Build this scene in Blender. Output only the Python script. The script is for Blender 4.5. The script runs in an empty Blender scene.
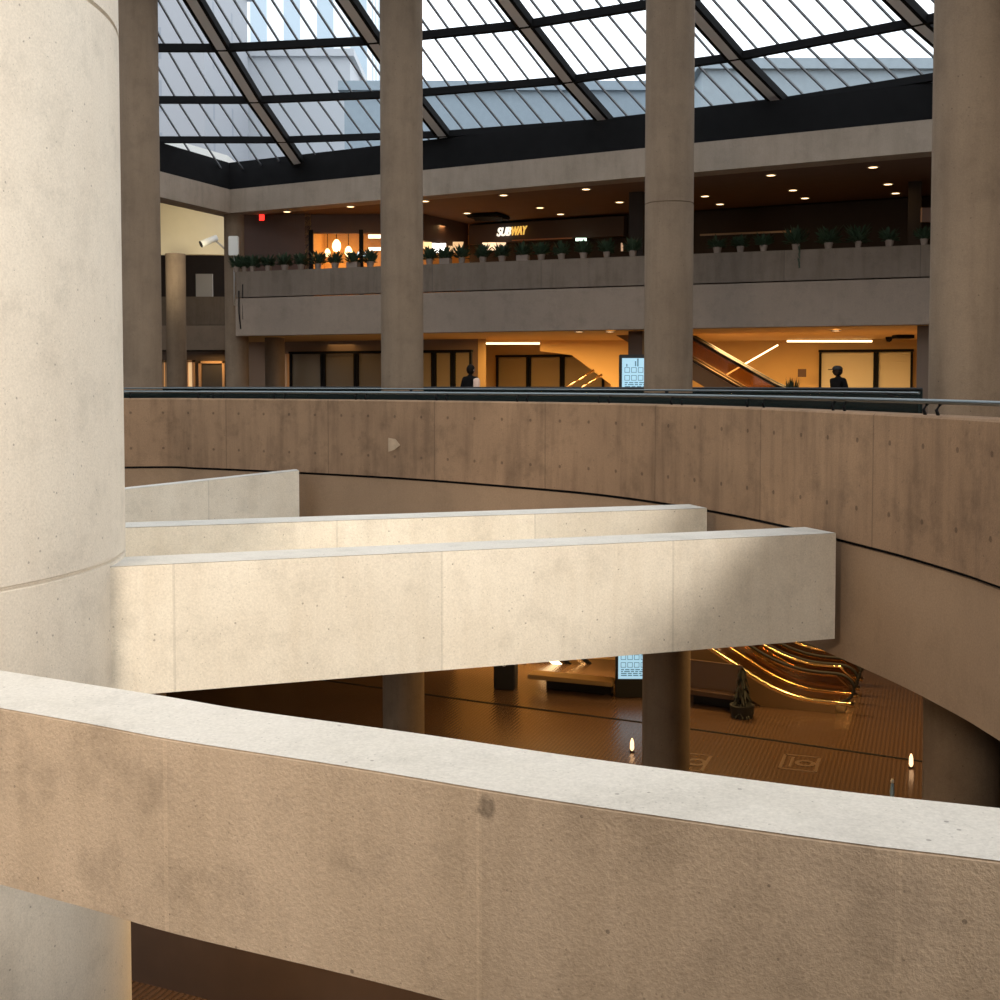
import bpy, bmesh, math, random
from mathutils import Vector, Matrix
random.seed(7)
S = bpy.context.scene
COL = S.collection

# ------------------------------------------------------------------ camera
EYE, F, HY, PITCH = 8.05, 1200.0, 383.0, math.radians(2.5)
CYP = HY + F * math.tan(PITCH)
cam = bpy.data.cameras.new('camera')
cam_o = bpy.data.objects.new('camera', cam); COL.objects.link(cam_o)
cam.sensor_width = 36.0; cam.lens = F / 1000 * 36.0
cam.shift_y = -(500 - CYP) / 1000.0
cam.clip_end = 600
cam_o.location = (0, 0, EYE)
cam_o.rotation_euler = (math.pi / 2 - PITCH, 0, 0)
S.camera = cam_o

# ------------------------------------------------------------------ world, light, exposure
w = bpy.data.worlds.new('sky'); S.world = w; w.use_nodes = True
bg = w.node_tree.nodes['Background']
bg.inputs[0].default_value = (0.94, 0.965, 1.0, 1)
bg.inputs[1].default_value = 2.05
S.view_settings.view_transform = 'Standard'
S.view_settings.look = 'None'
S.view_settings.gamma = 1.0
S.view_settings.use_curve_mapping = False
S.view_settings.exposure = 0.0

def area(name, loc, size, power, color, rot=(0, 0, 0), sy=None, spread=None):
    l = bpy.data.lights.new(name, 'AREA'); l.energy = power; l.color = color
    l.size = size
    if sy: l.shape = 'RECTANGLE'; l.size_y = sy
    if spread: l.spread = math.radians(spread)
    o = bpy.data.objects.new(name, l); COL.objects.link(o)
    o.location = loc; o.rotation_euler = rot
    return o
WARM = (1.0, 0.62, 0.24)
def aimed(name, loc, target, size, power, color, spread, sy=None):
    d = Vector(target) - Vector(loc)
    return area(name, loc, size, power, color, d.to_track_quat('-Z', 'Y').to_euler(), sy=sy, spread=spread)
# unseen lamps added behind the camera to light the drum and ramps
aimed('near_fill_lamp', (-6.5, -5.5, EYE + 5.6), (-3.0, 10.0, EYE - .8), 3.0, 400, (1.0, .86, .70), 62, sy=3.0)
aimed('near_fill_lamp', (11.2, -3.8, EYE + 5.9), (-5.0, 17.5, EYE - .6), 2.6, 700, (1.0, .94, .85), 60, sy=3.0)

# ------------------------------------------------------------------ helpers
def ray(px, py):
    a = (px - 500) / F; b = (CYP - py) / F
    c, s = math.cos(PITCH), math.sin(PITCH)
    return Vector((a, c + b * s, -s + b * c))
def at_d(px, py, d):
    r = ray(px, py); t = d / r.y
    return Vector((r.x * t, d, EYE + r.z * t))
def at_z(px, py, zrel):
    r = ray(px, py); t = zrel / r.z
    return Vector((r.x * t, r.y * t, EYE + zrel))

def mat(name, color, rough=.7, metal=0.0, emit=None, estr=0, noise=0.0, nscale=3.0, bump=0.0, bscale=60.0, color2=None, spec=None, ):
    m = bpy.data.materials.new(name); m.use_nodes = True
    nt = m.node_tree; b = nt.nodes['Principled BSDF']
    b.inputs['Roughness'].default_value = rough; b.inputs['Metallic'].default_value = metal
    b.inputs['Base Color'].default_value = (*color, 1)
    if spec is not None: b.inputs['Specular IOR Level'].default_value = spec
    if emit:
        b.inputs['Emission Color'].default_value = (*emit, 1); b.inputs['Emission Strength'].default_value = estr
    geo = nt.nodes.new('ShaderNodeNewGeometry')
    if noise:
        n = nt.nodes.new('ShaderNodeTexNoise'); n.inputs['Scale'].default_value = nscale; n.inputs['Detail'].default_value = 6
        nt.links.new(geo.outputs['Position'], n.inputs['Vector'])
        mx = nt.nodes.new('ShaderNodeMix'); mx.data_type = 'RGBA'
        c2 = color2 or tuple(c * (1 - noise) for c in color)
        mx.inputs['A'].default_value = (*color, 1); mx.inputs['B'].default_value = (*c2, 1)
        nt.links.new(n.outputs['Fac'], mx.inputs['Factor']); nt.links.new(mx.outputs['Result'], b.inputs['Base Color'])
    if bump:
        n2 = nt.nodes.new('ShaderNodeTexNoise'); n2.inputs['Scale'].default_value = bscale; n2.inputs['Detail'].default_value = 4
        nt.links.new(geo.outputs['Position'], n2.inputs['Vector'])
        bp = nt.nodes.new('ShaderNodeBump'); bp.inputs['Strength'].default_value = bump; bp.inputs['Distance'].default_value = .02
        nt.links.new(n2.outputs['Fac'], bp.inputs['Height']); nt.links.new(bp.outputs['Normal'], b.inputs['Normal'])
    return m

def concrete(name, base, stain, pores=True, spots=(), uoff=0.0, grim=.12, streak=.5, seam=0.0, hole=None, bump=.35, pore_col=None, seam_dark=.72, blotch=.6):
    """cast concrete: soft blotches, vertical streaks, pores; UV (u along, v height) carries seams and tie holes"""
    m = bpy.data.materials.new(name); m.use_nodes = True
    nt = m.node_tree; N = nt.nodes; L = nt.links; b = N['Principled BSDF']
    b.inputs['Roughness'].default_value = .82; b.inputs['Specular IOR Level'].default_value = .25
    geo = N.new('ShaderNodeNewGeometry')
    def noise(scale, detail, vec, rough=.6):
        n = N.new('ShaderNodeTexNoise'); n.inputs['Scale'].default_value = scale; n.inputs['Detail'].default_value = detail
        n.inputs['Roughness'].default_value = rough; L.new(vec, n.inputs['Vector']); return n.outputs['Fac']
    def ramp(v, a, c):
        r = N.new('ShaderNodeMapRange'); r.inputs['From Min'].default_value = a; r.inputs['From Max'].default_value = c
        L.new(v, r.inputs['Value']); return r.outputs['Result']
    def mth(op, a, c=None):
        n = N.new('ShaderNodeMath'); n.operation = op
        for i, v in enumerate((a, c)):
            if v is None: continue
            if isinstance(v, (int, float)): n.inputs[i].default_value = v
            else: L.new(v, n.inputs[i])
        return n.outputs[0]
    pos = geo.outputs['Position']
    mp = N.new('ShaderNodeMapping'); mp.inputs['Scale'].default_value = (3.2, 3.2, .35); L.new(pos, mp.inputs['Vector'])
    blot = ramp(noise(.9, 7, pos), .34, .70)
    strk = ramp(noise(1.6, 5, mp.outputs['Vector']), .45, .75)
    fac = mth('ADD', mth('MULTIPLY', blot, blotch), mth('MULTIPLY', strk, streak))
    fac = mth('MINIMUM', fac, 1.0)
    mx = N.new('ShaderNodeMix'); mx.data_type = 'RGBA'
    mx.inputs['A'].default_value = (*base, 1); mx.inputs['B'].default_value = (*stain, 1)
    L.new(fac, mx.inputs['Factor']); col = mx.outputs['Result']
    def mul(col, f):      # multiply colour by scalar f
        v = N.new('ShaderNodeVectorMath'); v.operation = 'SCALE'; L.new(col, v.inputs[0]); L.new(f, v.inputs['Scale']); return v.outputs[0]
    fine = ramp(noise(55, 3, pos, .7), .25, .75)
    col = mul(col, mth('ADD', mth('MULTIPLY', fine, .26), .87))
    h = mth('MULTIPLY', fine, .35)
    if pores:
        vo = N.new('ShaderNodeTexVoronoi'); vo.inputs['Scale'].default_value = 9.0; L.new(pos, vo.inputs['Vector'])
        sel = mth('GREATER_THAN', noise(4.0, 2, pos), .50)
        p = mth('MULTIPLY', mth('LESS_THAN', vo.outputs['Distance'], .085), sel)
        col = mul(col, mth('SUBTRACT', 1.0, mth('MULTIPLY', p, .42)))
        h = mth('SUBTRACT', h, mth('MULTIPLY', p, 1.2))
        vs = N.new('ShaderNodeTexVoronoi'); vs.inputs['Scale'].default_value = 26.0; L.new(pos, vs.inputs['Vector'])
        q = mth('MULTIPLY', mth('LESS_THAN', vs.outputs['Distance'], .13), mth('GREATER_THAN', noise(6.0, 2, pos), .52))
        col = mul(col, mth('SUBTRACT', 1.0, mth('MULTIPLY', q, .26)))
        h = mth('SUBTRACT', h, mth('MULTIPLY', q, .8))
    grime = ramp(noise(2.3, 9, pos, .72), .50, .66)
    col = mul(col, mth('SUBTRACT', 1.0, mth('MULTIPLY', grime, grim)))
    if seam or hole:
        uv = N.new('ShaderNodeUVMap'); uv.uv_map = 'UVMap'
        sp = N.new('ShaderNodeSeparateXYZ'); L.new(uv.outputs['UV'], sp.inputs[0])
        u, v = mth('ADD', sp.outputs['X'], uoff), sp.outputs['Y']
        if seam:
            fr = mth('FRACT', mth('DIVIDE', u, seam))
            d = mth('MULTIPLY', mth('MINIMUM', fr, mth('SUBTRACT', 1.0, fr)), seam)
            s = mth('LESS_THAN', d, .011)
            col = mul(col, mth('SUBTRACT', 1.0, mth('MULTIPLY', s, 1 - seam_dark)))
            h = mth('SUBTRACT', h, mth('MULTIPLY', s, 2.0))
            # each cast panel has its own slight tone
            wn = N.new('ShaderNodeTexWhiteNoise'); wn.noise_dimensions = '1D'; L.new(mth('FLOOR', mth('DIVIDE', u, seam)), wn.inputs['W'])
            col = mul(col, mth('ADD', .94, mth('MULTIPLY', wn.outputs['Value'], .12)))
        if hole:
            pu, rows, rad = hole
            fr = mth('SUBTRACT', mth('FRACT', mth('DIVIDE', u, pu)), .5)
            du = mth('MULTIPLY', fr, pu)
            for row in rows:
                dv = mth('SUBTRACT', v, row)
                dd = mth('SQRT', mth('ADD', mth('MULTIPLY', du, du), mth('MULTIPLY', dv, dv)))
                s = mth('LESS_THAN', dd, rad)
                col = mul(col, mth('SUBTRACT', 1.0, mth('MULTIPLY', s, .45)))
                h = mth('SUBTRACT', h, mth('MULTIPLY', s, 3.0))
    for (loc, rad, amt) in spots:       # round stains at fixed places on the wall
        dn = N.new('ShaderNodeVectorMath'); dn.operation = 'DISTANCE'; L.new(pos, dn.inputs[0]); dn.inputs[1].default_value = loc
        wob = mth('ADD', dn.outputs['Value'], mth('MULTIPLY', mth('SUBTRACT', noise(26, 2, pos), .5), rad * .7))
        edge = mth('MULTIPLY', ramp(wob, rad * .55, rad), mth('SUBTRACT', 1.0, ramp(wob, rad, rad * 1.25)))
        inside = mth('SUBTRACT', 1.0, ramp(wob, rad * .9, rad * 1.1))
        col = mul(col, mth('SUBTRACT', 1.0, mth('MULTIPLY', mth('MAXIMUM', edge, mth('MULTIPLY', inside, .6)), amt)))
    L.new(col, b.inputs['Base Color'])
    bp = N.new('ShaderNodeBump'); bp.inputs['Strength'].default_value = bump; bp.inputs['Distance'].default_value = .012
    L.new(h, bp.inputs['Height']); L.new(bp.outputs['Normal'], b.inputs['Normal'])
    return m

def link(name, me, m, parent=None):
    o = bpy.data.objects.new(name, me); COL.objects.link(o)
    if m: me.materials.append(m)
    if parent: o.parent = parent
    return o
def tag(o, label=None, cat=None, group=None, kind=None):
    if label: o['label'] = label
    if cat: o['category'] = cat
    if group: o['group'] = group
    if kind: o['kind'] = kind
    return o
def empty(name, loc=(0, 0, 0), rz=0):
    o = bpy.data.objects.new(name, None); COL.objects.link(o)
    o.location = loc; o.rotation_euler = (0, 0, rz); return o

class MB:
    """mesh builder"""
    def __init__(s): s.bm = bmesh.new(); s.uv = s.bm.loops.layers.uv.new('UVMap')
    def face(s, pts, smooth=False, uvs=None):
        vs = [s.bm.verts.new(p) for p in pts]
        f = s.bm.faces.new(vs); f.smooth = smooth
        if uvs:
            for l, t in zip(f.loops, uvs): l[s.uv].uv = t
        return f
    def box(s, c, size, rz=0, bev=0):
        M = Matrix.Translation(Vector(c)) @ Matrix.Rotation(rz, 4, 'Z') @ Matrix.Diagonal((*size, 1))
        r = bmesh.ops.create_cube(s.bm, size=1, matrix=M)
        if bev:
            es = list({e for v in r['verts'] for e in v.link_edges})
            bmesh.ops.bevel(s.bm, geom=es, offset=bev, segments=2, affect='EDGES')
        return s
    def bar(s, a, b, wd, ht, up=Vector((0, 0, 1))):
        """rectangular bar from a to b, wd across, ht along up"""
        a, b = Vector(a), Vector(b); d = (b - a); ln = d.length; d.normalize()
        x = d.cross(up); x.normalize(); z = x.cross(d)
        q = [x * (sx * wd / 2) + z * (sz * ht / 2) for sx, sz in ((-1, -1), (1, -1), (1, 1), (-1, 1))]
        A = [s.bm.verts.new(a + k) for k in q]; B = [s.bm.verts.new(b + k) for k in q]
        s.bm.faces.new(A[::-1]); s.bm.faces.new(B)
        for i in range(4): s.bm.faces.new((A[i], A[(i + 1) % 4], B[(i + 1) % 4], B[i]))
        return s
    def tube(s, pts, r, n=10, closed=False):
        pts = [Vector(p) for p in pts]; rings = []
        for i, p in enumerate(pts):
            if closed: t = pts[(i + 1) % len(pts)] - pts[i - 1]
            else: t = pts[min(i + 1, len(pts) - 1)] - pts[max(i - 1, 0)]
            t.normalize()
            up = Vector((0, 0, 1)) if abs(t.z) < .95 else Vector((1, 0, 0))
            x = t.cross(up).normalized(); y = x.cross(t)
            rr = r[i] if isinstance(r, (list, tuple)) else r
            rings.append([s.bm.verts.new(p + (x * math.cos(k * 2 * math.pi / n) + y * math.sin(k * 2 * math.pi / n)) * rr) for k in range(n)])
        m = len(rings)
        for i in range(m if closed else m - 1):
            A, B = rings[i], rings[(i + 1) % m]
            for k in range(n):
                f = s.bm.faces.new((A[k], A[(k + 1) % n], B[(k + 1) % n], B[k])); f.smooth = True
        if not closed:
            s.bm.faces.new(rings[0][::-1]); s.bm.faces.new(rings[-1])
        return s
    def lathe(s, c, prof, n=64, a0=0, a1=2 * math.pi, capped=True):
        """prof = [(r,z)...]; sharp profile corners by splitting"""
        c = Vector(c); full = abs(a1 - a0 - 2 * math.pi) < 1e-6
        m = n if full else n + 1
        for (r0, z0), (r1, z1) in zip(prof[:-1], prof[1:]):
            if abs(r0 - r1) < 1e-7 and abs(z0 - z1) < 1e-7: continue
            A = []; B = []
            for k in range(m):
                a = a0 + (a1 - a0) * k / n
                e = Vector((math.cos(a), math.sin(a), 0))
                A.append(s.bm.verts.new(c + e * r0 + Vector((0, 0, z0)))); B.append(s.bm.verts.new(c + e * r1 + Vector((0, 0, z1))))
            R = max(r0, r1)
            for k in range(n):
                k2 = (k + 1) % m
                f = s.bm.faces.new((A[k], A[k2], B[k2], B[k])); f.smooth = True
                u0, u1 = (a1 - a0) * k / n * R, (a1 - a0) * (k + 1) / n * R
                for l, t in zip(f.loops, ((u0, z0), (u1, z0), (u1, z1), (u0, z1))): l[s.uv].uv = t
        return s
    def sweep(s, path, prof, u0=0.0):
        """path = list of (pos2d, outward normal2d); prof = closed [(off, z)...] ; flat profile sides, smooth along path"""
        us = [u0]
        for (p, _), (q, _) in zip(path[:-1], path[1:]): us.append(us[-1] + (q - p).length)
        k = len(prof)
        for i in range(k):
            (o0, z0), (o1, z1) = prof[i], prof[(i + 1) % k]
            row0 = [s.bm.verts.new((*(p + n * o0), z0)) for p, n in path]
            row1 = [s.bm.verts.new((*(p + n * o1), z1)) for p, n in path]
            flat = abs(z0 - z1) < 1e-4
            for j in range(len(path) - 1):
                f = s.bm.faces.new((row0[j], row0[j + 1], row1[j + 1], row1[j])); f.smooth = True
                va, vb = (z0, z1) if not flat else (-50 + o0, -50 + o1)
                for l, t in zip(f.loops, ((us[j], va), (us[j + 1], va), (us[j + 1], vb), (us[j], vb))): l[s.uv].uv = t
        for p, n in (path[0], path[-1]):
            f = s.bm.faces.new([s.bm.verts.new((*(p + n * o), z)) for o, z in prof])
            for l, (o, z) in zip(f.loops, prof): l[s.uv].uv = (-90.37 + o, z)
        return s
    def prism(s, poly, z0, z1):
        """poly in plan, extruded"""
        A = [s.bm.verts.new((x, y, z0)) for x, y in poly]; B = [s.bm.verts.new((x, y, z1)) for x, y in poly]
        s.bm.faces.new(A[::-1]); s.bm.faces.new(B); n = len(poly)
        for i in range(n): s.bm.faces.new((A[i], A[(i + 1) % n], B[(i + 1) % n], B[i]))
        return s
    def slab(s, pts, off):
        """polygon pts (3d) extruded along the vector off"""
        off = Vector(off)
        A = [s.bm.verts.new(p) for p in pts]; B = [s.bm.verts.new(Vector(p) + off) for p in pts]
        s.bm.faces.new(A); s.bm.faces.new(B[::-1]); n = len(pts)
        for i in range(n): s.bm.faces.new((A[(i + 1) % n], A[i], B[i], B[(i + 1) % n]))
        return s
    def build(s, name, m, parent=None, recalc=True):
        if recalc: bmesh.ops.recalc_face_normals(s.bm, faces=s.bm.faces)
        me = bpy.data.meshes.new(name); s.bm.to_mesh(me); s.bm.free()
        return link(name, me, m, parent)

def spline(pts, n=12):
    P = [Vector(p) for p in pts]; out = []
    for i in range(len(P) - 1):
        p0 = P[i - 1] if i else P[0] * 2 - P[1]
        p1, p2 = P[i], P[i + 1]
        p3 = P[i + 2] if i + 2 < len(P) else P[-1] * 2 - P[-2]
        for k in range(n):
            t = k / n
            out.append(.5 * ((2 * p1) + (p2 - p0) * t + (2 * p0 - 5 * p1 + 4 * p2 - p3) * t * t + (3 * p1 - p0 - 3 * p2 + p3) * t ** 3))
    out.append(P[-1].copy()); return out
def with_normals(pts, sign=1):
    out = []
    for i, p in enumerate(pts):
        t = (pts[min(i + 1, len(pts) - 1)] - pts[max(i - 1, 0)]).normalized()
        out.append((p, Vector((-t.y, t.x)) * sign))
    return out
def copy_tree(o, parent=None):
    c = o.copy(); COL.objects.link(c)
    if parent: c.parent = parent
    for ch in list(o.children): copy_tree(ch, c)
    return c

# ------------------------------------------------------------------ materials
M = {}
M['drum'] = concrete('drum_concrete', (.70, .64, .55), (.62, .55, .46), streak=.3, bump=.3, blotch=.5)
M['ramp'] = concrete('ramp_concrete', (.68, .62, .52), (.58, .51, .41), seam=2.45, bump=.45, streak=.45, seam_dark=.86)
M['ramp_front'] = concrete('front_concrete', (.54, .42, .31), (.42, .32, .225), seam=1.6, uoff=.11, grim=.20, spots=(((-.03, 4.77, EYE - 1.695), .062, .5), ((-.88, 5.18, EYE - 1.665), .025, .4), ((.12, 4.70, EYE - 1.635), .02, .35)), bump=.6, streak=.5, seam_dark=1.10, blotch=.6)  # same concrete as the other ramps; its dimmer light is in the colour
M['ramp_top'] = concrete('top_concrete', (.62, .59, .54), (.55, .52, .46), bump=.25, streak=.2)  # paler, cooler tops: daylight from above put into the colour
M['ring'] = concrete('ring_concrete', (.31, .195, .115), (.19, .118, .07), seam=2.55, grim=.25, hole=(.6375, (6.73, 7.45), .027), streak=.75, bump=.5, seam_dark=.66)  # same concrete as the drum; shade put into a darker brown
M['fascia'] = concrete('fascia_concrete', (.31, .205, .125), (.26, .17, .105), pores=False, streak=.2, bump=.15)  # lower band, its shade likewise put into the base colour
M['column'] = concrete('column_concrete', (.24, .175, .12), (.175, .125, .085), streak=.6, bump=.4)  # columns share the drum concrete, darkened in colour for shade
M['gallery'] = concrete('gallery_concrete', (.18, .14, .11), (.13, .10, .075), seam=3.4, streak=.7, bump=.3)
M['gallery_fascia'] = concrete('gallery_fascia_concrete', (.27, .21, .165), (.225, .175, .135), pores=False, streak=.3, bump=.1)
M['beam'] = concrete('beam_concrete', (.36, .29, .23), (.27, .22, .17), pores=False, streak=.5, bump=.2)
M['black'] = mat('black_steel', (.010, .010, .011), .85, spec=.1)
M['upstand'] = mat('upstand_dark', (.014, .014, .015), .9, noise=.4, spec=.05)
M['bar'] = mat('grey_bar', (.10, .105, .115), .6)
M['ribweb'] = mat('rib_paint', (.85, .88, .92), .4)
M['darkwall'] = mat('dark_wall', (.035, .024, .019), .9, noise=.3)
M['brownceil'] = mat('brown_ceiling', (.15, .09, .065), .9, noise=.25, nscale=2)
M['gold'] = mat('warm_wall', (.68, .43, .16), .75, noise=.12, nscale=1.2)
M['cream'] = mat('cream_wall', (.74, .64, .45), .8, noise=.08)
M['shutter_dark'] = mat('shutter_brown', (.22, .17, .11), .5, metal=.2)
M['shutter_pale'] = mat('shutter_cream', (.66, .56, .36), .6)
M['chrome'] = mat('brushed_steel', (.62, .66, .70), .22, metal=1.0)
M['guard'] = mat('dark_green_glass', (.006, .012, .012), .25, spec=.3)
M['rail'] = mat('dark_rail_steel', (.20, .23, .24), .3, metal=1.0)
M['brass'] = mat('polished_brass_steel', (.85, .62, .34), .16, metal=1.0)
M['rubber'] = mat('black_rubber', (.012, .011, .011), .6)
M['pot'] = mat('clay_pot', (.26, .20, .16), .8, noise=.2)
M['leaf'] = mat('leaf_green', (.028, .060, .026), .6, noise=.5, nscale=14, color2=(.009, .024, .012))
M['trunk'] = mat('stem_brown', (.06, .04, .02), .8)
M['white'] = mat('white_paint', (.75, .74, .70), .5)
M['grey'] = mat('grey_panel', (.42, .40, .38), .6)
M['lamp'] = mat('lamp_warm', (1, .8, .5), .5, emit=(1.0, .66, .34), estr=4)
M['strip'] = mat('strip_warm', (1, .85, .6), .5, emit=(1.0, .74, .40), estr=4)

def outdoor_glass(name, tint, refl):
    m = bpy.data.materials.new(name); m.use_nodes = True
    nt = m.node_tree; nt.nodes.clear()
    o = nt.nodes.new('ShaderNodeOutputMaterial'); t = nt.nodes.new('ShaderNodeBsdfTransparent'); g = nt.nodes.new('ShaderNodeBsdfGlossy')
    t.inputs['Color'].default_value = (*tint, 1); g.inputs['Roughness'].default_value = .05
    mx = nt.nodes.new('ShaderNodeMixShader'); mx.inputs[0].default_value = refl; nt.links.new(t.outputs[0], mx.inputs[1]); nt.links.new(g.outputs[0], mx.inputs[2])
    nt.links.new(mx.outputs[0], o.inputs['Surface']); return m
M['glass'] = outdoor_glass('skylight_glass', (.90, .94, .96), .015)
M['tinted'] = outdoor_glass('tinted_glass', (.82, .70, .56), .10)  # brown tint stands in for the reflection on the balustrades
M['shopglass'] = outdoor_glass('shop_glass', (.9, .9, .9), .04)

# ------------------------------------------------------------------ facade frame (far side of the atrium)
FA = Vector((-8.33, 38.0)); FD = Vector((19.21, -7.5)).normalized(); FN = Vector((-FD.y, FD.x))    # along, away from camera
FANG = math.atan2(FD.y, FD.x)
def on_line(px, p0, d):
    """where the sight line of column px meets the plan line p0 + s d"""
    a = (px - 500) / F
    s = (a * p0.y - p0.x) / (d.x - a * d.y)
    return p0 + d * s
def fpt(px, n=0.0): return on_line(px, FA + FN * n, FD)
GA = Vector((-8.62, 38.8)); GB = Vector((10.2, 28.5)); GD = (GB - GA).normalized(); GN = Vector((-GD.y, GD.x))
def gpt(px, n=0.0): return on_line(px, GA + GN * n, GD)
def v3(p, zrel): return Vector((p.x, p.y, EYE + zrel))

# ------------------------------------------------------------------ ring curve round the opening
joint = [(130, 467), (200, 468), (300, 472.5), (400, 478), (500, 485.5), (600, 494.5), (700, 509), (780, 525), (840, 540), (900, 555.5), (960, 573.5), (1000, 587.5)]
rp = [at_z(x, y, -1.70).xy for x, y in joint]
rp = [Vector((-19.0, 12.5)), Vector((-17.5, 18.0)), Vector((-13.5, 22.6))] + rp + [Vector((4.30, 8.0)), Vector((4.12, 5.6)), Vector((3.75, 3.4))]
ring_pts = spline(rp, 10)
ring = with_normals(ring_pts)               # left-hand normal of a path running left to right = outward (away from the drum)
Z2 = EYE - 1.30                             # upper walkway
ring_dense = ring

# ------------------------------------------------------------------ setting: floors, ceilings, walls
# lower hall floor
fm = bpy.data.materials.new('polished_brown_floor'); fm.use_nodes = True
nt = fm.node_tree; b = nt.nodes['Principled BSDF']
geo = nt.nodes.new('ShaderNodeNewGeometry'); mp = nt.nodes.new('ShaderNodeMapping')
mp.inputs['Rotation'].default_value = (0, 0, math.radians(20)); nt.links.new(geo.outputs['Position'], mp.inputs['Vector'])
wv = nt.nodes.new('ShaderNodeTexWave'); wv.inputs['Scale'].default_value = 3.4; wv.inputs['Distortion'].default_value = 1.2; wv.inputs['Detail'].default_value = 3
nt.links.new(mp.outputs['Vector'], wv.inputs['Vector'])
mx = nt.nodes.new('ShaderNodeMix'); mx.data_type = 'RGBA'; mx.inputs['A'].default_value = (.10, .056, .032, 1); mx.inputs['B'].default_value = (.062, .034, .019, 1)
nt.links.new(wv.outputs['Fac'], mx.inputs['Factor']); nt.links.new(mx.outputs['Result'], b.inputs['Base Color'])
b.inputs['Roughness'].default_value = .26; b.inputs['Specular IOR Level'].default_value = .6
bp = nt.nodes.new('ShaderNodeBump'); bp.inputs['Strength'].default_value = .22; bp.inputs['Distance'].default_value = .01
nt.links.new(wv.outputs['Fac'], bp.inputs['Height']); nt.links.new(bp.outputs['Normal'], b.inputs['Normal'])
m = MB(); m.prism([(-45, -12), (45, -12), (45, 62), (-45, 62)], -.3, 0)
tag(m.build('floor', fm), kind='structure')

# dark joint line in the lower floor
ln = [at_z(x, y, -EYE) for x, y in ((250, 671), (340, 682.5), (480, 702), (638, 722), (770, 740), (921, 761.5), (1010, 774))]
m = MB()
for a, c in zip(ln[:-1], ln[1:]): m.bar(a + Vector((0, 0, .004)), c + Vector((0, 0, .004)), .09, .008)
tag(m.build('trim_1', M['black']), kind='structure')

# upper walkway slab between ring parapet and the far side
C0 = Vector((-6.0, 10.0)); m = MB()
inn = [p + n * .42 for p, n in ring]
out = [C0 + (p - C0).normalized() * 46 for p in inn]
for z, fl in ((Z2, 0), (Z2 - .42, 1)):
    for i in range(len(inn) - 1):
        q = [(*inn[i], z), (*inn[i + 1], z), (*out[i + 1], z), (*out[i], z)]
        m.face(q[::-1] if fl else q)
tag(m.build('floor_upper', mat('walkway_terrazzo', (.16, .12, .09), .5, noise=.2)), kind='structure')

# walkway under the camera
m = MB(); m.prism([(-12, -8), (9, -8), (9, 2.0), (-12, 2.0)], Z2 - .4, Z2)
tag(m.build('floor_near', M['fascia']), kind='structure')

# roof slab over near side and right-hand gallery (unseen, shaped to block daylight)
m = MB()
m.prism([(4.2, 2.5), (30, 2.5), (30, 14.8), (6.6, 14.8), (4.6, 12.0)], EYE + 6.2, EYE + 6.8)
tag(m.build('ceiling', M['brownceil']), kind='structure')  # unseen slab, shaped to block daylight
m = MB()
m.prism([(-30, -12), (30, -12), (30, 2.4), (-2.0, 2.4), (-30, 2.4)], EYE + 6.2, EYE + 6.8)
tag(m.build('ceiling_near', M['beam']), kind='structure')
m = MB(); m.box((0, -12.3, EYE), (80, .5, 30)); tag(m.build('wall_near', M['beam']), kind='structure')
m = MB(); m.box((41, 20, EYE), (.5, 84, 16.2)); tag(m.build('wall_right', M['beam']), kind='structure')
m = MB(); m.box((-41, 20, EYE), (.5, 84, 16.2)); tag(m.build('wall_left', M['beam']), kind='structure')

m = MB(); m.box((0, 56, EYE), (82, .5, 16.2)); tag(m.build('wall_end', mat('dim_brown_wall', (.16, .10, .06), .8)), kind='structure')
m = MB(); m.prism([(-34, 30), (-10.5, 37.2), (-9.1, 40.5), (-9.1, 56), (-40, 56)], EYE + 7.3, EYE + 7.6); tag(m.build('ceiling_far_left', M['white']), kind='structure')
# far side, roof beam and dark upstand: along G, then turning towards the camera at the left corner
G2 = (Vector((-10.0, 35.4)) - Vector((-8.66, 38.8))).normalized()
gpath = [Vector((-8.66, 38.8)) + G2 * 24, Vector((-8.66, 38.8)) + G2 * 3.7, Vector((-8.66, 38.8)), GB, GB + GD * 24]
gn = []
for i, p in enumerate(gpath):
    d1 = (gpath[i] - gpath[i - 1]).normalized() if i else (gpath[1] - gpath[0]).normalized()
    d2 = (gpath[i + 1] - gpath[i]).normalized() if i < len(gpath) - 1 else d1
    n = (Vector((-d1.y, d1.x)) + Vector((-d2.y, d2.x))).normalized()
    gn.append((p, n / max(.3, n.dot(Vector((-d1.y, d1.x))))))
def flat(o):
    for f in o.data.polygons: f.use_smooth = False
    return o
m = MB(); m.sweep(gn, [(0, EYE + 5.45), (0, EYE + 6.2), (.7, EYE + 6.2), (.7, EYE + 5.45)])
tag(flat(m.build('trim_2', M['beam'])), kind='structure')
m = MB(); m.sweep(gn, [(.1, EYE + 6.2), (.1, EYE + 7.08), (.5, EYE + 7.08), (.5, EYE + 6.2)])
tag(flat(m.build('trim_3', M['upstand'])), kind='structure')

# upper gallery: ceiling, back wall, floor
CZ = 5.45
bk = [gpt(262, .5), at_z(310, 214.5, CZ).xy, at_z(424, 214, CZ).xy, at_z(468, 224, CZ).xy, at_z(640, 212.5, CZ).xy, at_z(930, 199, CZ).xy]
m = MB()
m.prism([gpt(225, .6), gpt(940, .6), gpt(940, .6) + GD * 14, gpt(940, .6) + GD * 14 + GN * 16, gpt(225, .6) + GN * 16], EYE + CZ + .003, EYE + CZ + .35)
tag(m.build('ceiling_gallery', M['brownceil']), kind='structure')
m = MB()
m.prism([fpt(237, .3), fpt(940, .3), fpt(940, .3) + FD * 14, fpt(940, 16) + FD * 14, fpt(237, 16)], EYE + 1.52, EYE + 2.66)
tag(m.build('floor_gallery', M['gold']), kind='structure')
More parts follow.
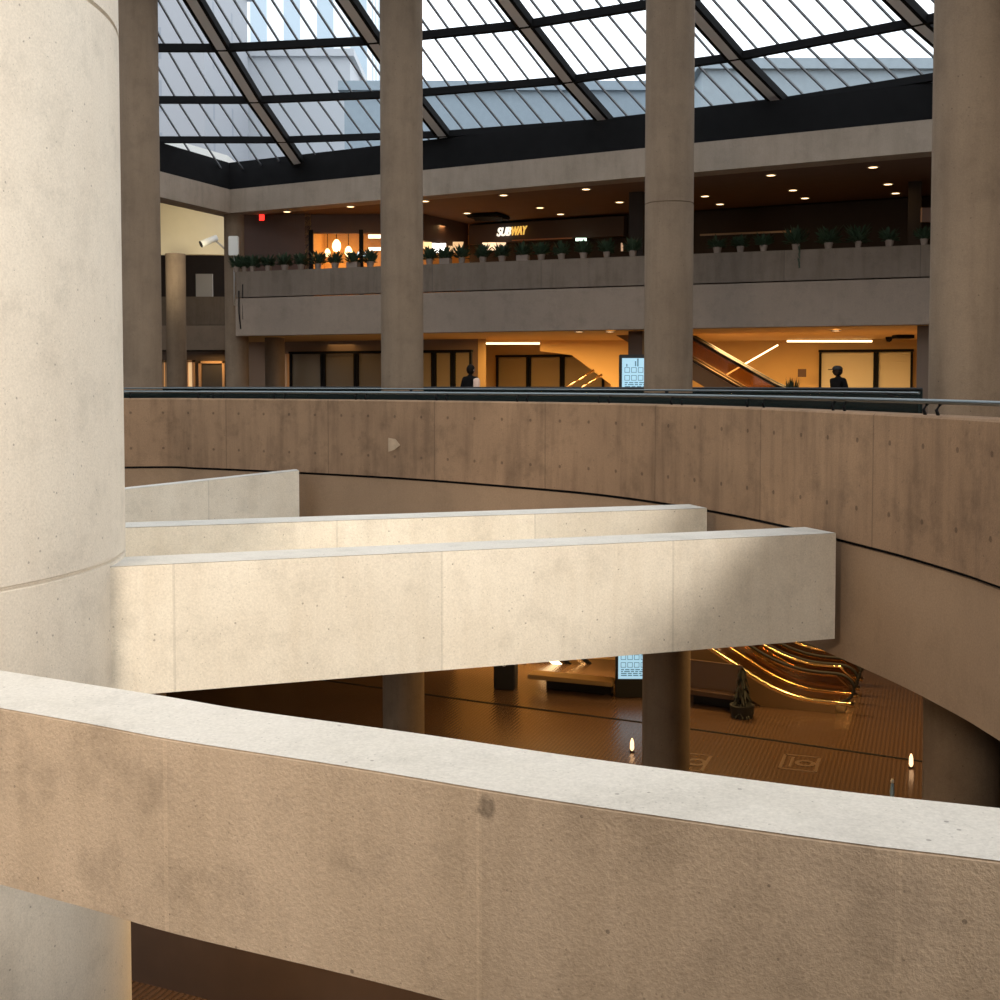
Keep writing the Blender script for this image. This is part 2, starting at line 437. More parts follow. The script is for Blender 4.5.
# wall behind the shops
m = MB(); a, c = at_z(430, 214, CZ).xy, bk[3]
e = at_z(960, 197, CZ).xy
m.prism([c + GN * .1, e, e + GD * 12, e + GD * 12 + GN * .3, c + GN * .4], EYE + 2.66, EYE + CZ)
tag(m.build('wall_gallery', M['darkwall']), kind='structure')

# ------------------------------------------------------------------ far balcony (parapet + fascia) as one thing
bal = empty('balcony', v3(fpt(237), 1.49)); tag(bal, 'long concrete balcony across the far side, lined with small potted plants', 'balcony')
def local(o, root):   # keep world coordinates though parented
    o.matrix_parent_inverse = Matrix.Translation(root.location).inverted(); return o
path = with_normals([fpt(236.5), fpt(500), fpt(945) + FD * 8])
m = MB(); m.sweep(path, [(.04, EYE + 2.70), (.04, EYE + 3.50), (.42, EYE + 3.50), (.42, EYE + 2.70)])
local(flat(m.build('parapet', M['gallery'], bal)), bal)
m = MB(); m.sweep(path, [(0, EYE + 1.49), (0, EYE + 2.66), (.5, EYE + 2.66), (.5, EYE + 1.49)])
local(flat(m.build('fascia', M['gallery_fascia'], bal)), bal)

# ------------------------------------------------------------------ far ground side of the upper walkway: back walls, shutters
WL0 = Vector(((290 - 500) / F * 44.0, 44.0))            # left shop wall
WR0 = Vector(((830 - 500) / F * 42.6, 42.6))            # right shop wall
def lpt(px, n=0.0): return on_line(px, WL0 + FN * n, FD)
def rpt(px, n=0.0): return on_line(px, WR0 + FN * n, FD)
def wall_panel(name, f, a, c, z0, z1, mm, th=.25, n=0.0, parent=None):
    m = MB(); p, q = f(a, n), f(c, n)
    m.prism([p, q, q + FN * th, p + FN * th], EYE + z0, EYE + z1)
    return m.build(name, mm, parent)
tag(wall_panel('wall_far', lpt, 230, 480, -1.3, 1.52, mat('taupe_wall', (.30, .20, .14), .8), th=.3, n=.25), kind='structure')
tag(wall_panel('wall_far_right', rpt, 478, 1010, -1.3, 1.52, M['gold'], th=.3, n=.25), kind='structure')
m = MB(); p, q = rpt(478, .3), lpt(478, .2); m.prism([p, q, q + FD * .3, p + FD * .3], EYE - 1.3, EYE + 1.52)
tag(m.build('wall_return', M['gold']), kind='structure')

def shutter(f, a, c, top, mm, label, group, n=0.0, slat=.09, bands=None):
    p, q = f(a, n), f(c, n); root = empty('roller_shutter', v3(p, -1.3), FANG); L_ = (q - p).length
    tag(root, label, 'shutter', group)
    m = MB(); H = top + 1.3
    k = int(H / slat)
    for i in range(k):
        m.box((L_ / 2, 0.02, slat * (i + .5)), (L_ - .06, .05, slat * .82))
    m.box((L_ / 2, .045, H / 2), (L_ - .06, .02, H - .02))
    m.build('curtain', mm, root)
    m = MB(); m.box((.03, -.03, H / 2), (.08, .12, H)); m.box((L_ - .03, -.03, H / 2), (.08, .12, H)); m.box((L_ / 2, -.03, H + .05), (L_ + .06, .14, .09))
    m.build('frame', M['black'], root)
    return root
for i, (a, c) in enumerate(((291, 323.5), (324.5, 356.5), (357.5, 390))):
    shutter(lpt, a, c, 1.05, M['shutter_dark'], ['closed brown shutter at the far left, beside the orange-lit post', 'closed brown shutter, middle one left of the second column', 'closed brown shutter partly hidden behind the second column'][i], 'closed shutters on the far left')
for i, (a, c) in enumerate(((418, 434), (435, 453), (454, 472))):
    shutter(lpt, a, c, 1.05, mat('shutter_amber', (.36, .26, .12), .6), ['amber closed shutter just right of the second column', 'amber closed shutter, second one right of the column', 'amber closed shutter behind the person in dark vest'][i], 'amber shutters right of the second column')
for i, (a, c) in enumerate(((497, 528.5), (529.5, 562), (563, 604))):
    shutter(rpt, a, c, 1.0, mat('shutter_ochre', (.34, .25, .12), .6), ['closed ochre shutter just right of the lit wall corner', 'closed ochre shutter, middle of the three below the ceiling strip light', 'closed ochre shutter behind the slanting handrails'][i], 'ochre shutters left of the display totem')
shutter(rpt, 819, 875, 1.08, M['shutter_pale'], 'wide cream shutter lit yellow behind the walking person in a cap', 'cream shutters at far right', slat=.06)
shutter(rpt, 876, 912, 1.08, M['shutter_pale'], 'narrower cream shutter at far right beside the pier', 'cream shutters at far right', slat=.06)

# post at the left of the shutters, orange light put into its colour
m = MB(); p = lpt(286.5, -.6); m.box(v3(p, .0) - Vector((0, 0, .1)), (.16, .16, 2.3), FANG)
tag(m.build('door_post', mat('orange_lit_post', (.75, .45, .25), .5)), 'thin orange-lit post left of the far brown shutters', 'post')

# ------------------------------------------------------------------ piers
def pier(px0, px1, f, n, z0, z1, mm, label):
    p, q = f(px0, n), f(px1, n); m = MB(); wd = (q - p).length
    m.prism([p, q, q + FN * wd, p + FN * wd], EYE + z0, EYE + z1)
    return tag(m.build('pier', mm), label, 'pier')
pier(628, 642, fpt, 1.2, -1.3, 1.49, mat('pier_brown', (.10, .065, .05), .8), 'dark brown square pier behind the upper display totem')
pier(916, 940, fpt, .7, -1.3, 1.49, mat('pier_brown_b', (.16, .11, .08), .8), 'brown pier at right beside the rightmost concrete column')
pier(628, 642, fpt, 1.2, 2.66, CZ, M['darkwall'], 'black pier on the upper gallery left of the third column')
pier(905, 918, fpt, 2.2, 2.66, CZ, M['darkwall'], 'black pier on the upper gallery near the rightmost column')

# ------------------------------------------------------------------ concrete columns
def column(px0, px1, depth, z0, z1, label, joints=(), mm=None, name='concrete_column'):
    cx = (px0 + px1) / 2; r = (px1 - px0) / 2 / F * depth
    c = Vector(((cx - 500) / F * depth, depth, 0))
    prof = [(0, z0), (r, z0)]
    for j in joints: prof += [(r, j - .012), (r - .015, j - .006), (r - .015, j + .006), (r, j + .012)]
    prof += [(r, z1), (0, z1)]
    m = MB(); m.lathe(c, prof, 48)
    return tag(m.build(name, mm or M['column'], recalc=False), label, 'column')
ROOF = EYE + 12.3
def rel(y, d): return EYE + (HY - y) / F * d
column(121, 162, 27.5, 0, EYE + 9.9, 'tall round concrete column beside the big drum, leftmost of four', ())
column(381.5, 423.5, 27.0, 0, EYE + 9.4, 'tall round concrete column second from the left, over the far shutters', ())
column(644, 692, 23.9, 0, EYE + 9.2, 'tall round concrete column third from the left, beside the display totems', (rel(206, 23.9),))
column(930, 1004, 15.0, 0, EYE + 6.2, 'nearest and thickest round column at the right edge', ())
# smaller columns at the far left
column(226, 249, 39.4, 0, EYE + 5.45, 'slim round column at the left end of the far balcony')
column(265.5, 285, 40.5, 0, EYE + 5.45, 'slim column behind the balcony, left of the brown shutters')
column(167.5, 187, 44.0, 0, EYE + 4.7, 'slim round column far left below the cream wall')

# ------------------------------------------------------------------ far left corner: cream curved wall, balcony, doors
def arc_pts(px0, px1, d, sag, n=10):
    out = []
    for i in range(n + 1):
        t = i / n; px = px0 + (px1 - px0) * t; dd = d - sag * (1 - (2 * t - 1) ** 2)
        out.append(Vector(((px - 500) / F * dd, dd)))
    return out
m = MB(); path = with_normals(arc_pts(120, 262, 45.2, .6, 14))
m.sweep(path, [(0, EYE + 4.75), (0, EYE + 7.6), (.3, EYE + 7.6), (.3, EYE + 4.75)])
tag(m.build('wall_cream', M['cream']), kind='structure')
m = MB(); m.prism([Vector((-16, 51)), Vector((-8.5, 51)), Vector((-8.5, 51.3)), Vector((-16, 51.3))], EYE - 1.3, EYE + 7.6)
tag(m.build('wall_back', M['darkwall']), kind='structure')
m = MB(); path = with_normals([Vector(((x - 500) / F * 47.5, 47.5)) for x in (140, 186, 240)])
b2 = empty('balcony', Vector((-12.4, 47.5, EYE + 1.3))); tag(b2, 'short dim concrete balcony in the far left corner behind the slim column', 'balcony')
m.sweep(path, [(.03, rel(325, 47.5)), (.03, rel(297, 47.5)), (.3, rel(297, 47.5)), (.3, rel(325, 47.5))]); local(flat(m.build('parapet', M['gallery'], b2)), b2)
m = MB(); m.sweep(path, [(0, rel(350, 47.5)), (0, rel(325.6, 47.5)), (.4, rel(325.6, 47.5)), (.4, rel(350, 47.5))]); local(flat(m.build('fascia', M['gallery_fascia'], b2)), b2)
m = MB(); c = at_d(204.5, 286, 47.9); m.box(c, (.66, .12, .95)); tag(m.build('wall_panel', M['grey']), 'grey upright panel on the small far left balcony', 'panel')
m = MB(); c = at_d(233.8, 246, 38.7); m.box(c, (.32, .16, .62), bev=.02)
m2 = MB(); m2.tube([c + Vector((0, .05, -.3)), c + Vector((0, .05, -1.9))], .03)
sp = empty('loudspeaker', c); tag(sp, 'white box loudspeaker with a conduit on the slim far column', 'speaker')
local(m.build('cabinet', M['white'], sp), sp); local(m2.build('conduit', M['grey'], sp), sp)
# cables hanging below the balcony end
cb = MB(); a = v3(fpt(240, -.02), 2.9); cb.tube([a, a + Vector((0, -.02, -.7)), a + Vector((.05, -.02, -1.2))], .02, 6); cb.tube([a + Vector((.12, 0, .2)), a + Vector((.12, -.02, -.9))], .015, 6)
tag(cb.build('cable', M['black']), 'dark cables hanging down the left end of the far balcony', 'cable')
# lower far-left doors
def lit_door(px0, px1, y0, d, label, glow):
    a, c = at_d(px0, 390, d), at_d(px1, 390, d); top = rel(y0, d); z0 = Z2; wd = c.x - a.x
    root = empty('doorway', (a.x, d, z0)); tag(root, label, 'door')
    m = MB(); H = top - z0
    m.box((.05, 0, H / 2), (.1, .12, H)); m.box((wd - .05, 0, H / 2), (.1, .12, H)); m.box((wd / 2, 0, H - .05), (wd, .12, .1)); m.build('frame', mat('copper_frame', (.55, .33, .18), .5), root)
    m = MB(); m.box((wd / 2, .05, H / 2), (wd - .2, .04, H - .1)); m.build('leaf', glow, root)
m = MB(); m.prism([Vector((-16, 49.6)), Vector((-9.5, 49.6)), Vector((-9.5, 49.8)), Vector((-16, 49.8))], Z2, EYE + 1.3)
tag(m.build('wall_far_left', mat('brown_far_wall', (.14, .10, .075), .8)), kind='structure')
lit_door(199, 225, 361, 49.4, 'dark glazed doorway with copper frame in the far left corner', mat('door_dark', (.06, .05, .04), .3))
lit_door(186, 195, 360, 49.4, 'narrow cream-lit doorway beside the slim far left column', mat('door_lit', (.8, .6, .35), .6, emit=(1, .66, .33), estr=.6))
lit_door(162, 168, 360, 49.4, 'orange-lit strip of doorway just right of the leftmost column', mat('door_lit_b', (.8, .5, .2), .6, emit=(1, .55, .18), estr=.6))
area('corner_lamp', (-11.6, 48.6, EYE + 1.2), .8, 25, WARM)
area('cream_wall_wash', (-11.6, 42.0, EYE + 4.3), 3.0, 60, (1, .88, .62), (math.radians(118), 0, 0))

# security camera on the cream wall
c = at_d(209, 241, 42.6); root = empty('security_camera', c); tag(root, 'white cylindrical camera on a bracket in front of the cream wall', 'camera')
d_ = Vector((-.24, -.16, -.13)); m = MB(); m.tube([-d_, d_ * .2, d_], [.11, .12, .12], 16); m.build('housing', M['white'], root)
m = MB(); m.tube([d_, d_ * 1.05], [.12, .12], 16); m.build('lens', M['black'], root)
m = MB(); m.tube([-d_ * .6, (.42, .5, -.2), (.42, 2.4, -.2)], .035, 8); m.build('bracket', M['grey'], root)

# pale half-round patch of cream wall seen past the column
m = MB(); c = at_d(247.5, 236, 41.2); m.slab([c + Vector((.0, 0, .36)), c + Vector((.2, 0, .24)), c + Vector((.34, 0, .05)), c + Vector((.34, 0, -.08)), c + Vector((.18, 0, -.25)), c + Vector((0, 0, -.34))], (0, .15, 0))
tag(m.build('cream_wall_piece', M['cream']), 'pale rounded wall piece right of the slim far column', 'wall_piece')
# red exit lamp
c = at_d(262, 216.5, 39.2); m = MB(); m.box(c, (.16, .1, .26)); tag(m.build('exit_lamp', mat('red_lamp', (.4, 0, 0), .5, emit=(1, .03, .02), estr=2.5)), 'small red glowing exit lamp under the gallery ceiling', 'lamp')

# ------------------------------------------------------------------ big drum
DC = Vector((-6.3, 10.2, 0)); DR = 2.96
zj = [EYE - 1.53, EYE + 3.12]
prof = [(DR, 0)]
for j in zj: prof += [(DR, j - .02), (DR - .035, j - .008), (DR - .035, j + .008), (DR, j + .02)]
prof += [(DR, EYE + 9.5), (0, EYE + 9.5)]
m = MB(); m.lathe(DC, prof, 160)
tag(m.build('concrete_drum', M['drum'], recalc=False), 'huge smooth pale concrete cylinder filling the left edge', 'drum')

# ------------------------------------------------------------------ ring parapet
rg = empty('ring_parapet', (*ring[60][0], Z2)); tag(rg, 'curved brown concrete parapet with tie holes sweeping round the opening', 'parapet')
T = EYE - .31
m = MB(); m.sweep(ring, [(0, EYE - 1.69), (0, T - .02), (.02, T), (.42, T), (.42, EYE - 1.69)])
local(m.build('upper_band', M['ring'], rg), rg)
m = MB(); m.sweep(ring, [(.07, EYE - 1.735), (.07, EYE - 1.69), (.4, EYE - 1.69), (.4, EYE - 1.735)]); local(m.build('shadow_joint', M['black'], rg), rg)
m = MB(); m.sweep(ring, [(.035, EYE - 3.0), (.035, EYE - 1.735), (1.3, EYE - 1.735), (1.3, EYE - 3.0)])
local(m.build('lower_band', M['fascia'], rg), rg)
# pale chipped patch on the parapet
c0 = at_z(393.5, 446, -1.08)
def ring_at(px):
    a = (px - 500) / F
    for (p, n), (q, n2) in zip(ring[:-1], ring[1:]):
        f0, f1 = p.x - a * p.y, q.x - a * q.y
        if f0 <= 0 < f1:
            t = f0 / (f0 - f1); return p.lerp(q, t), n.lerp(n2, t).normalized(), (q - p).normalized()
p, n, tg = ring_at(393.5); m = MB(); q = p - n * .004
def rz(y, p): return EYE + (HY - y) / F * p.y
m.slab([(*(q - tg * .12), rz(438, p)), (*(q - tg * .12), rz(452, p)), (*(q + tg * .02), rz(450, p)), (*(q + tg * .16), rz(445, p)), (*(q + tg * .05), rz(439, p))], (*(-n * .006), 0))
local(m.build('repair_patch', mat('pale_mortar', (.56, .41, .27), .9, noise=.5, nscale=9), rg), rg)['label'] = 'pale triangular mortar patch'

# handrail on the ring parapet
hr = empty('handrail', (*ring[60][0], T)); tag(hr, 'low steel handrail following the top of the curved parapet', 'handrail')
ins = [(p + n * .2) for p, n in ring]
m = MB(); m.tube([(p.x, p.y, T + .13) for p in ins], .026, 10); local(m.build('rail', M['rail'], hr), hr)
us = 0; nxt = 0; k = 0
for i in range(1, len(ins)):
    us += (ins[i] - ins[i - 1]).length
    if us > nxt and ins[i].y > 4:
        p = ins[i]; n = ring[i][1]; m = MB()
        m.tube([(p.x, p.y, T + .11), (*(p - n * .04), T + .05), (*(p - n * .02), T)], .017, 6)
        local(m.build('bracket', M['black'], hr), hr); nxt = us + (1.5 if k % 2 else .22); k += 1
# guard rail behind it: bright top tube, dark glass below
gr = empty('guard_rail', (*ring[60][0], Z2)); tag(gr, 'dark glass guard rail with bright steel top tube behind the curved parapet', 'railing')
sel = [(p, n) for p, n in ring if p.y > 12.75 and p.x > -9]
m = MB(); m.tube([(*(p + n * .85), EYE - .11) for p, n in sel], .014, 8); local(m.build('top_rail', M['rail'], gr), gr)
m = MB(); m.sweep(sel, [(.84, Z2), (.84, EYE - .15), (.86, EYE - .15), (.86, Z2)]); local(m.build('glass_panel', M['guard'], gr), gr)
for i in range(0, len(sel), 6):
    p, n = sel[i]; m = MB(); m.box((*(p + n * .89), (Z2 + EYE - .12) / 2), (.05, .05, EYE - .12 - Z2)); local(m.build('post', M['black'], gr), gr)
# far guard beyond the columns
fg = empty('guard_rail', (0, 29, Z2)); tag(fg, 'long black guard rail beyond the columns in front of the far shops', 'railing')
pa = [Vector((-9.4, 29.6)), Vector((-2, 28.6)), Vector((4, 26.6)), Vector((8.3, 23.6))]
fp = with_normals(spline(pa, 8))
m = MB(); m.sweep(fp, [(0, Z2), (0, EYE - .12), (.04, EYE - .12), (.04, Z2)]); local(m.build('panel', M['guard'], fg), fg)
m = MB(); m.tube([(*p, EYE - .12) for p, n in fp], .03, 8); local(m.build('top_rail', M['rubber'], fg), fg)

# ------------------------------------------------------------------ straight ramp parapets
def wallbar(name, label, pts, thick, z0f, z1f, mm, mt, ends=True, bev=.010):
    """pts: plan points of the camera-side face; thick goes away from the camera; zf(i) heights"""
    root = empty(name, (*pts[0], z0f(0))); tag(root, label, 'parapet')
    P = with_normals([Vector(p) for p in pts])
    us = [0]
    for (p, _), (q, _) in zip(P[:-1], P[1:]): us.append(us[-1] + (q - p).length)
    m = MB(); n_ = len(P)
    prof = lambda i: [(0, z0f(us[i])), (0, z1f(us[i]) - bev), (bev, z1f(us[i]) - .004), (thick - bev, z1f(us[i]) - .004), (thick, z1f(us[i]) - bev), (thick, z0f(us[i]))]
    for s in range(6):
        for i in range(n_ - 1):
            A, B = prof(i), prof(i + 1); s2 = (s + 1) % 6
            q = []
            for (pp, nn), pr, kk in ((P[i], A, s), (P[i + 1], B, s), (P[i + 1], B, s2), (P[i], A, s2)):
                o, z = pr[kk]; xy = pp + nn * o; q.append((xy.x, xy.y, z))
            m.face(q, False, [(us[i], A[s][1]), (us[i + 1], B[s][1]), (us[i + 1], B[s2][1]), (us[i], A[s2][1])])
    for i in (0, n_ - 1): m.face([(*(P[i][0] + P[i][1] * o), z) for o, z in prof(i)])
    bmesh.ops.remove_doubles(m.bm, verts=m.bm.verts, dist=.0005)
    local(m.build('body', mm, root), root)
    m = MB()
    for i in range(n_ - 1):
        (p, n), (q, n2) = P[i], P[i + 1]
        z, zz = z1f(us[i]), z1f(us[i + 1]); b_ = .002
        m.face([(*(p + n * b_), z), (*(q + n2 * b_), zz), (*(q + n2 * (thick - b_)), zz), (*(p + n * (thick - b_)), z)])
    local(m.build('coping', mt, root), root)
    return root
# A: nearest
fr = [(0, 708), (90, 724), (175, 740), (350, 767), (525, 796), (700, 822), (850, 843), (1000, 861)]
pa = [at_z(x, y, -1.62).xy for x, y in fr]
pa = [pa[0] + (pa[0] - pa[1]).normalized() * 3.6] + pa + [pa[-1] + Vector((.9, -.33)), pa[-1] + Vector((1.9, -.6))]
pa = spline(pa, 5)
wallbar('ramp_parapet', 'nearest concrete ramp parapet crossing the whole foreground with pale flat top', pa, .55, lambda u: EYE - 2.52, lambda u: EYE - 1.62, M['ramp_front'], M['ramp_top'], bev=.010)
# B
a, c = at_z(107, 566, -1.565).xy, at_z(836, 533, -1.6).xy; d = (c - a).normalized(); RD = d; RN = Vector((-d.y, d.x))
wallbar('ramp_parapet', 'long pale concrete ramp parapet in mid picture, the one below the two shorter ones', [a - d * 1.9, c - d * .0], .57, lambda u: EYE - 2.69 - max(0, u - 1.9) * .0065, lambda u: EYE - 1.565 - max(0, u - 1.9) * .0047, M['ramp'], M['ramp_top'])
# C
a2, c2 = at_z(127, 527.5, -1.61).xy, at_z(707, 508, -1.61).xy; d2 = (c2 - a2).normalized()
wallbar('ramp_parapet', 'pale concrete ramp parapet just behind the long middle one', [a2 - d2 * 5.0, c2], .52, lambda u: EYE - 2.78, lambda u: EYE - 1.61, M['ramp'], M['ramp_top'])
# deck between B and C
m = MB(); q0 = a - d * 1.5 + RN * .5; q1 = c + RN * .5; m.prism([q0, q1, c2 + Vector((-.3, 0)), a2 - d2 * 1.5], EYE - 2.80, EYE - 2.62)
tag(m.build('ramp_deck', M['ramp']), 'concrete walking deck of the ramp between the two middle parapets', 'ramp')
# D
c3 = at_z(299, 470.5, -1.63).xy; d3 = Vector((1, .33)).normalized(); a3 = c3 - d3 * 9
L3 = (c3 - a3).length
wallbar('ramp_parapet', 'short farthest ramp parapet, beside the drum and sloping down to the left', [a3, c3], .4, lambda u: EYE - 2.8 - (L3 - u) * .085, lambda u: EYE - 1.63 - (L3 - u) * .085, M['ramp'], M['ramp_top'])

# low wall seen below the nearest parapet
a, c = at_z(118, 977, -EYE).xy, at_z(214, 1001, -EYE).xy; d = (c - a).normalized()
m = MB(); n = Vector((-d.y, d.x)); p, q = a - d * 3, a + d * 6
m.prism([p, q, q + n * .4, p + n * .4], 0, 2.3)
tag(m.build('low_wall', mat('dark_low_wall', (.10, .062, .045), .85, noise=.3)), 'dark brown wall on the lower floor beneath the nearest parapet', 'wall')

# ------------------------------------------------------------------ skylight dome
DCN = Vector((-8.7, 7.8)); rings_ = [(31.0, 6.85), (28.17, 7.33), (25.3, 7.83), (22.5, 8.46), (19.6, 9.15), (16.2, 9.95), (11.5, 10.9), (6.0, 11.7), (1.5, 12.1)]
def dome(ang, k): r, z = rings_[k]; a = math.radians(ang); return Vector((DCN.x + math.cos(a) * r, DCN.y + math.sin(a) * r, EYE + z))
sk = empty('skylight', (DCN.x, DCN.y, EYE + 7)); tag(sk, 'large glazed dome roof with dark steel ribs over the atrium', 'skylight')
A0, STEP = 85.4, 9.9
ribs = [A0 - STEP * k for k in range(-3, 9)]
NR = len(rings_)
def at_bay(a0, a1, t, k): return dome(a0, k).lerp(dome(a1, k), t)
for i, a in enumerate(ribs):
    cl = []
    tanv = Vector((-math.sin(math.radians(a)), math.cos(math.radians(a)), 0))
    m = MB()
    for k in range(NR - 1):
        m.bar(dome(a, k) - Vector((0, 0, .14)), dome(a, k + 1) - Vector((0, 0, .14)), .24, .18)
    rb = local(m.build('rib', M['ribweb'], sk), sk)
    m = MB()
    for s in (-1, 1):
        for k in range(NR - 1): m.bar(dome(a, k) + tanv * .165 * s - Vector((0, 0, .13)), dome(a, k + 1) + tanv * .165 * s - Vector((0, 0, .13)), .09, .20)
    f_ = m.build('flange', M['black'], rb); f_['label'] = 'black edge plates of the rib'
for i in range(len(ribs) - 1):
    a0, a1 = ribs[i], ribs[i + 1]
    for k in range(NR - 1):
        if k:
            p, q = dome(a0, k), dome(a1, k)
            if k <= 5:
                m = MB(); m.bar(p - Vector((0, 0, .14)), q - Vector((0, 0, .14)), .16, .18); local(m.build('purlin', M['black'], sk), sk)
    m = MB()
    for k in range(NR - 1): m.face([dome(a0, k), dome(a1, k), dome(a1, k + 1), dome(a0, k + 1)])
    local(m.build('glass_bay', M['glass'], sk), sk)
    if -10 < a1 < 96 and i >= 1:
        for j in range(1, 8):
            m = MB()
            for k in range(0, 5): m.bar(at_bay(a0, a1, j / 8, k) - Vector((0, 0, .03)), at_bay(a0, a1, j / 8, k + 1) - Vector((0, 0, .03)), .038, .05)
            local(m.build('glazing_bar', M['bar'], sk), sk)
# remaining part of the dome, over and behind the drum
m = MB(); rest = [ribs[0] + (360 - (ribs[0] - ribs[-1])) * t / 22 for t in range(23)]
for a0, a1 in zip(rest[:-1], rest[1:]):
    for k in range(NR - 1): m.face([dome(a0, k), dome(a0, k + 1), dome(a1, k + 1), dome(a1, k)])
local(m.build('glass_bay', M['glass'], sk), sk)

# ------------------------------------------------------------------ outside buildings
m = MB(); m.prism([(-80, 62.1), (80, 62.1), (80, 140), (-80, 140)], -.6, -.3); tag(m.build('ground', mat('street_grey', (.12, .12, .12), .9)), kind='structure')
def facade_mat(name, wallc, winc, sx, sz, fx=.55, fz=.6):
    m = bpy.data.materials.new(name); m.use_nodes = True; nt = m.node_tree; b = nt.nodes['Principled BSDF']; b.inputs['Roughness'].default_value = .6
    tc = nt.nodes.new('ShaderNodeTexCoord'); sp = nt.nodes.new('ShaderNodeSeparateXYZ'); nt.links.new(tc.outputs['Object'], sp.inputs[0])
    def mth(op, a, c):
        n = nt.nodes.new('ShaderNodeMath'); n.operation = op
        for i, v in enumerate((a, c)):
            if isinstance(v, (int, float)): n.inputs[i].default_value = v
            elif v is not None: nt.links.new(v, n.inputs[i])
        return n.outputs[0]
    u = mth('LESS_THAN', mth('FRACT', mth('DIVIDE', mth('ADD', sp.outputs['X'], sp.outputs['Y']), sx), None), fx)
    v = mth('LESS_THAN', mth('FRACT', mth('DIVIDE', sp.outputs['Z'], sz), None), fz)
    mx = nt.nodes.new('ShaderNodeMix'); mx.data_type = 'RGBA'; mx.inputs['A'].default_value = (*wallc, 1); mx.inputs['B'].default_value = (*winc, 1)
    nt.links.new(mth('MULTIPLY', u, v), mx.inputs['Factor']); nt.links.new(mx.outputs['Result'], b.inputs['Base Color']); return m
def building(px0, px1, ytop, d, dep, mm, label, z0=-8.35, name='building', rz=0):
    x0, x1 = (px0 - 500) / F * d, (px1 - 500) / F * d; zt = EYE + (HY - ytop) / F * d
    m = MB(); m.prism([(x0, 0), (x1, 0), (x1, dep), (x0, dep)], 0, zt - EYE - z0)
    m.box(((x0 + x1) / 2, dep / 2, zt - EYE - z0 + .15), (abs(x1 - x0) + .6, dep + .6, .5))
    o = m.build(name, mm); o.location = (0, d, EYE + z0); return tag(o, label, 'building')
building(196, 372, -120, 95, 20, facade_mat('tower_glass', (.46, .55, .62), (.90, .93, .95), 2.6, 400, .5, 1.0), 'pale blue striped tower seen through the skylight between first two columns')
building(120, 208, -60, 70, 12, facade_mat('grey_block', (.36, .37, .40), (.28, .30, .34), 5, 3, .1, .6), 'grey block seen through the glass beside the leftmost column')
building(208, 352, 60, 84, 9, mat('pale_grey_render', (.50, .52, .55), .8), 'pale grey flat wall outside behind the second skylight row')
building(346, 690, 93, 66, 8, mat('blue_grey_parapet', (.30, .37, .43), .8, noise=.2), 'low blue-grey rooftop outside the glass between the middle columns')
building(700, 1010, 72, 58, 8, mat('blue_grey_parapet_b', (.36, .43, .48), .8, noise=.2), 'low blue-grey rooftop outside the glass at right')

# ------------------------------------------------------------------ gallery downlights, vent
dl = [(287, 211.5), (350.5, 206.4), (425, 201), (503.5, 195), (540, 207.6), (467, 213), (560.5, 214), (586, 189), (619.6, 202), (705, 196), (720, 204), (771, 175), (793, 190), (805, 198), (873, 167), (888, 184), (895.6, 193)]
def place_words(i, n): return i
names_dl = ['near the red exit lamp', 'above the amber-lit shop window', 'just right of the second column', 'highest of those above the shop sign', 'right above the shop sign end', 'left of the dark ceiling vent', 'lowest right of the shop sign',
 'highest one left of the third column', 'beside the dark pier left of the third column', 'first right of the third column', 'lowest beside the third column', 'highest in the dark bay middle', 'middle one of the central three', 'lowest of the central three', 'highest near the rightmost column', 'middle one near the rightmost column', 'lowest near the rightmost column']
proto = None
for (x, y), t in zip(dl, names_dl):
    p = at_z(x, y, CZ)
    if proto is None:
        proto = empty('downlight', p); m = MB(); m.lathe((0, 0, 0), [(.0, -.012), (.11, -.012)], 20); m.build('lens', M['lamp'], proto)
        m = MB(); m.lathe((0, 0, 0), [(.11, -.015), (.15, -.015), (.15, 0)], 20); m.build('trim_ring', M['grey'], proto); o = proto
    else: o = copy_tree(proto); o.location = p
    tag(o, 'small round warm ceiling downlight ' + t, 'downlight', 'gallery ceiling downlights')
p = at_z(488.5, 215, CZ); root = empty('ceiling_vent', p); tag(root, 'dark oval ceiling vent left above the shop sign', 'vent')
m = MB(); m.box((0, 0, -.06), (1.1, 1.2, .12), FANG, .04); m.build('housing', M['black'], root)
m = MB()
for i in range(5): m.box((0, -.4 + i * .2, -.13), (.9, .05, .02))
m.build('grille', M['rubber'], root)
for (x, y, e) in ((350, 206, 60), (500, 200, 80), (590, 198, 60), (720, 196, 25), (800, 188, 25), (885, 180, 25)):
    p = at_z(x, y, CZ); area('gallery_lamp', p - Vector((0, 0, .1)), .5, e * .25, WARM)

# ------------------------------------------------------------------ shops on the gallery
# amber shop at left: front from px 310 to 424, return wall to px 468
a, c, e = at_z(311, 214.5, CZ).xy, at_z(424, 214, CZ).xy, at_z(468, 224, CZ).xy
shop = empty('storefront', (*a, EYE + 2.66)); tag(shop, 'amber-lit shop front with dark mullions on the gallery at left', 'shop front')
wood = mat('dark_wood', (.10, .05, .035), .6, noise=.3)
da = (c - a).normalized(); na = Vector((-da.y, da.x)); de = (e - c).normalized(); ne = Vector((-de.y, de.x))
m = MB(); m.prism([a, c, c + na * .2, a + na * .2], EYE + 4.85, EYE + CZ); m.prism([c, e, e + ne * .2, c + ne * .2], EYE + 4.6, EYE + CZ)
m.prism([a - da * 2.2, a, a + na * .2, a - da * 2.2 + na * .2], EYE + 2.66, EYE + CZ)
local(m.build('fascia', wood, shop), shop)
for s in (.0, 1.6, 3.0):
    p = a + da * ((c - a).length * (s / 3.6)); m = MB(); m.box((p.x, p.y, EYE + 3.8), (.13, .13, 2.3)); local(m.build('mullion', M['black'], shop), shop)
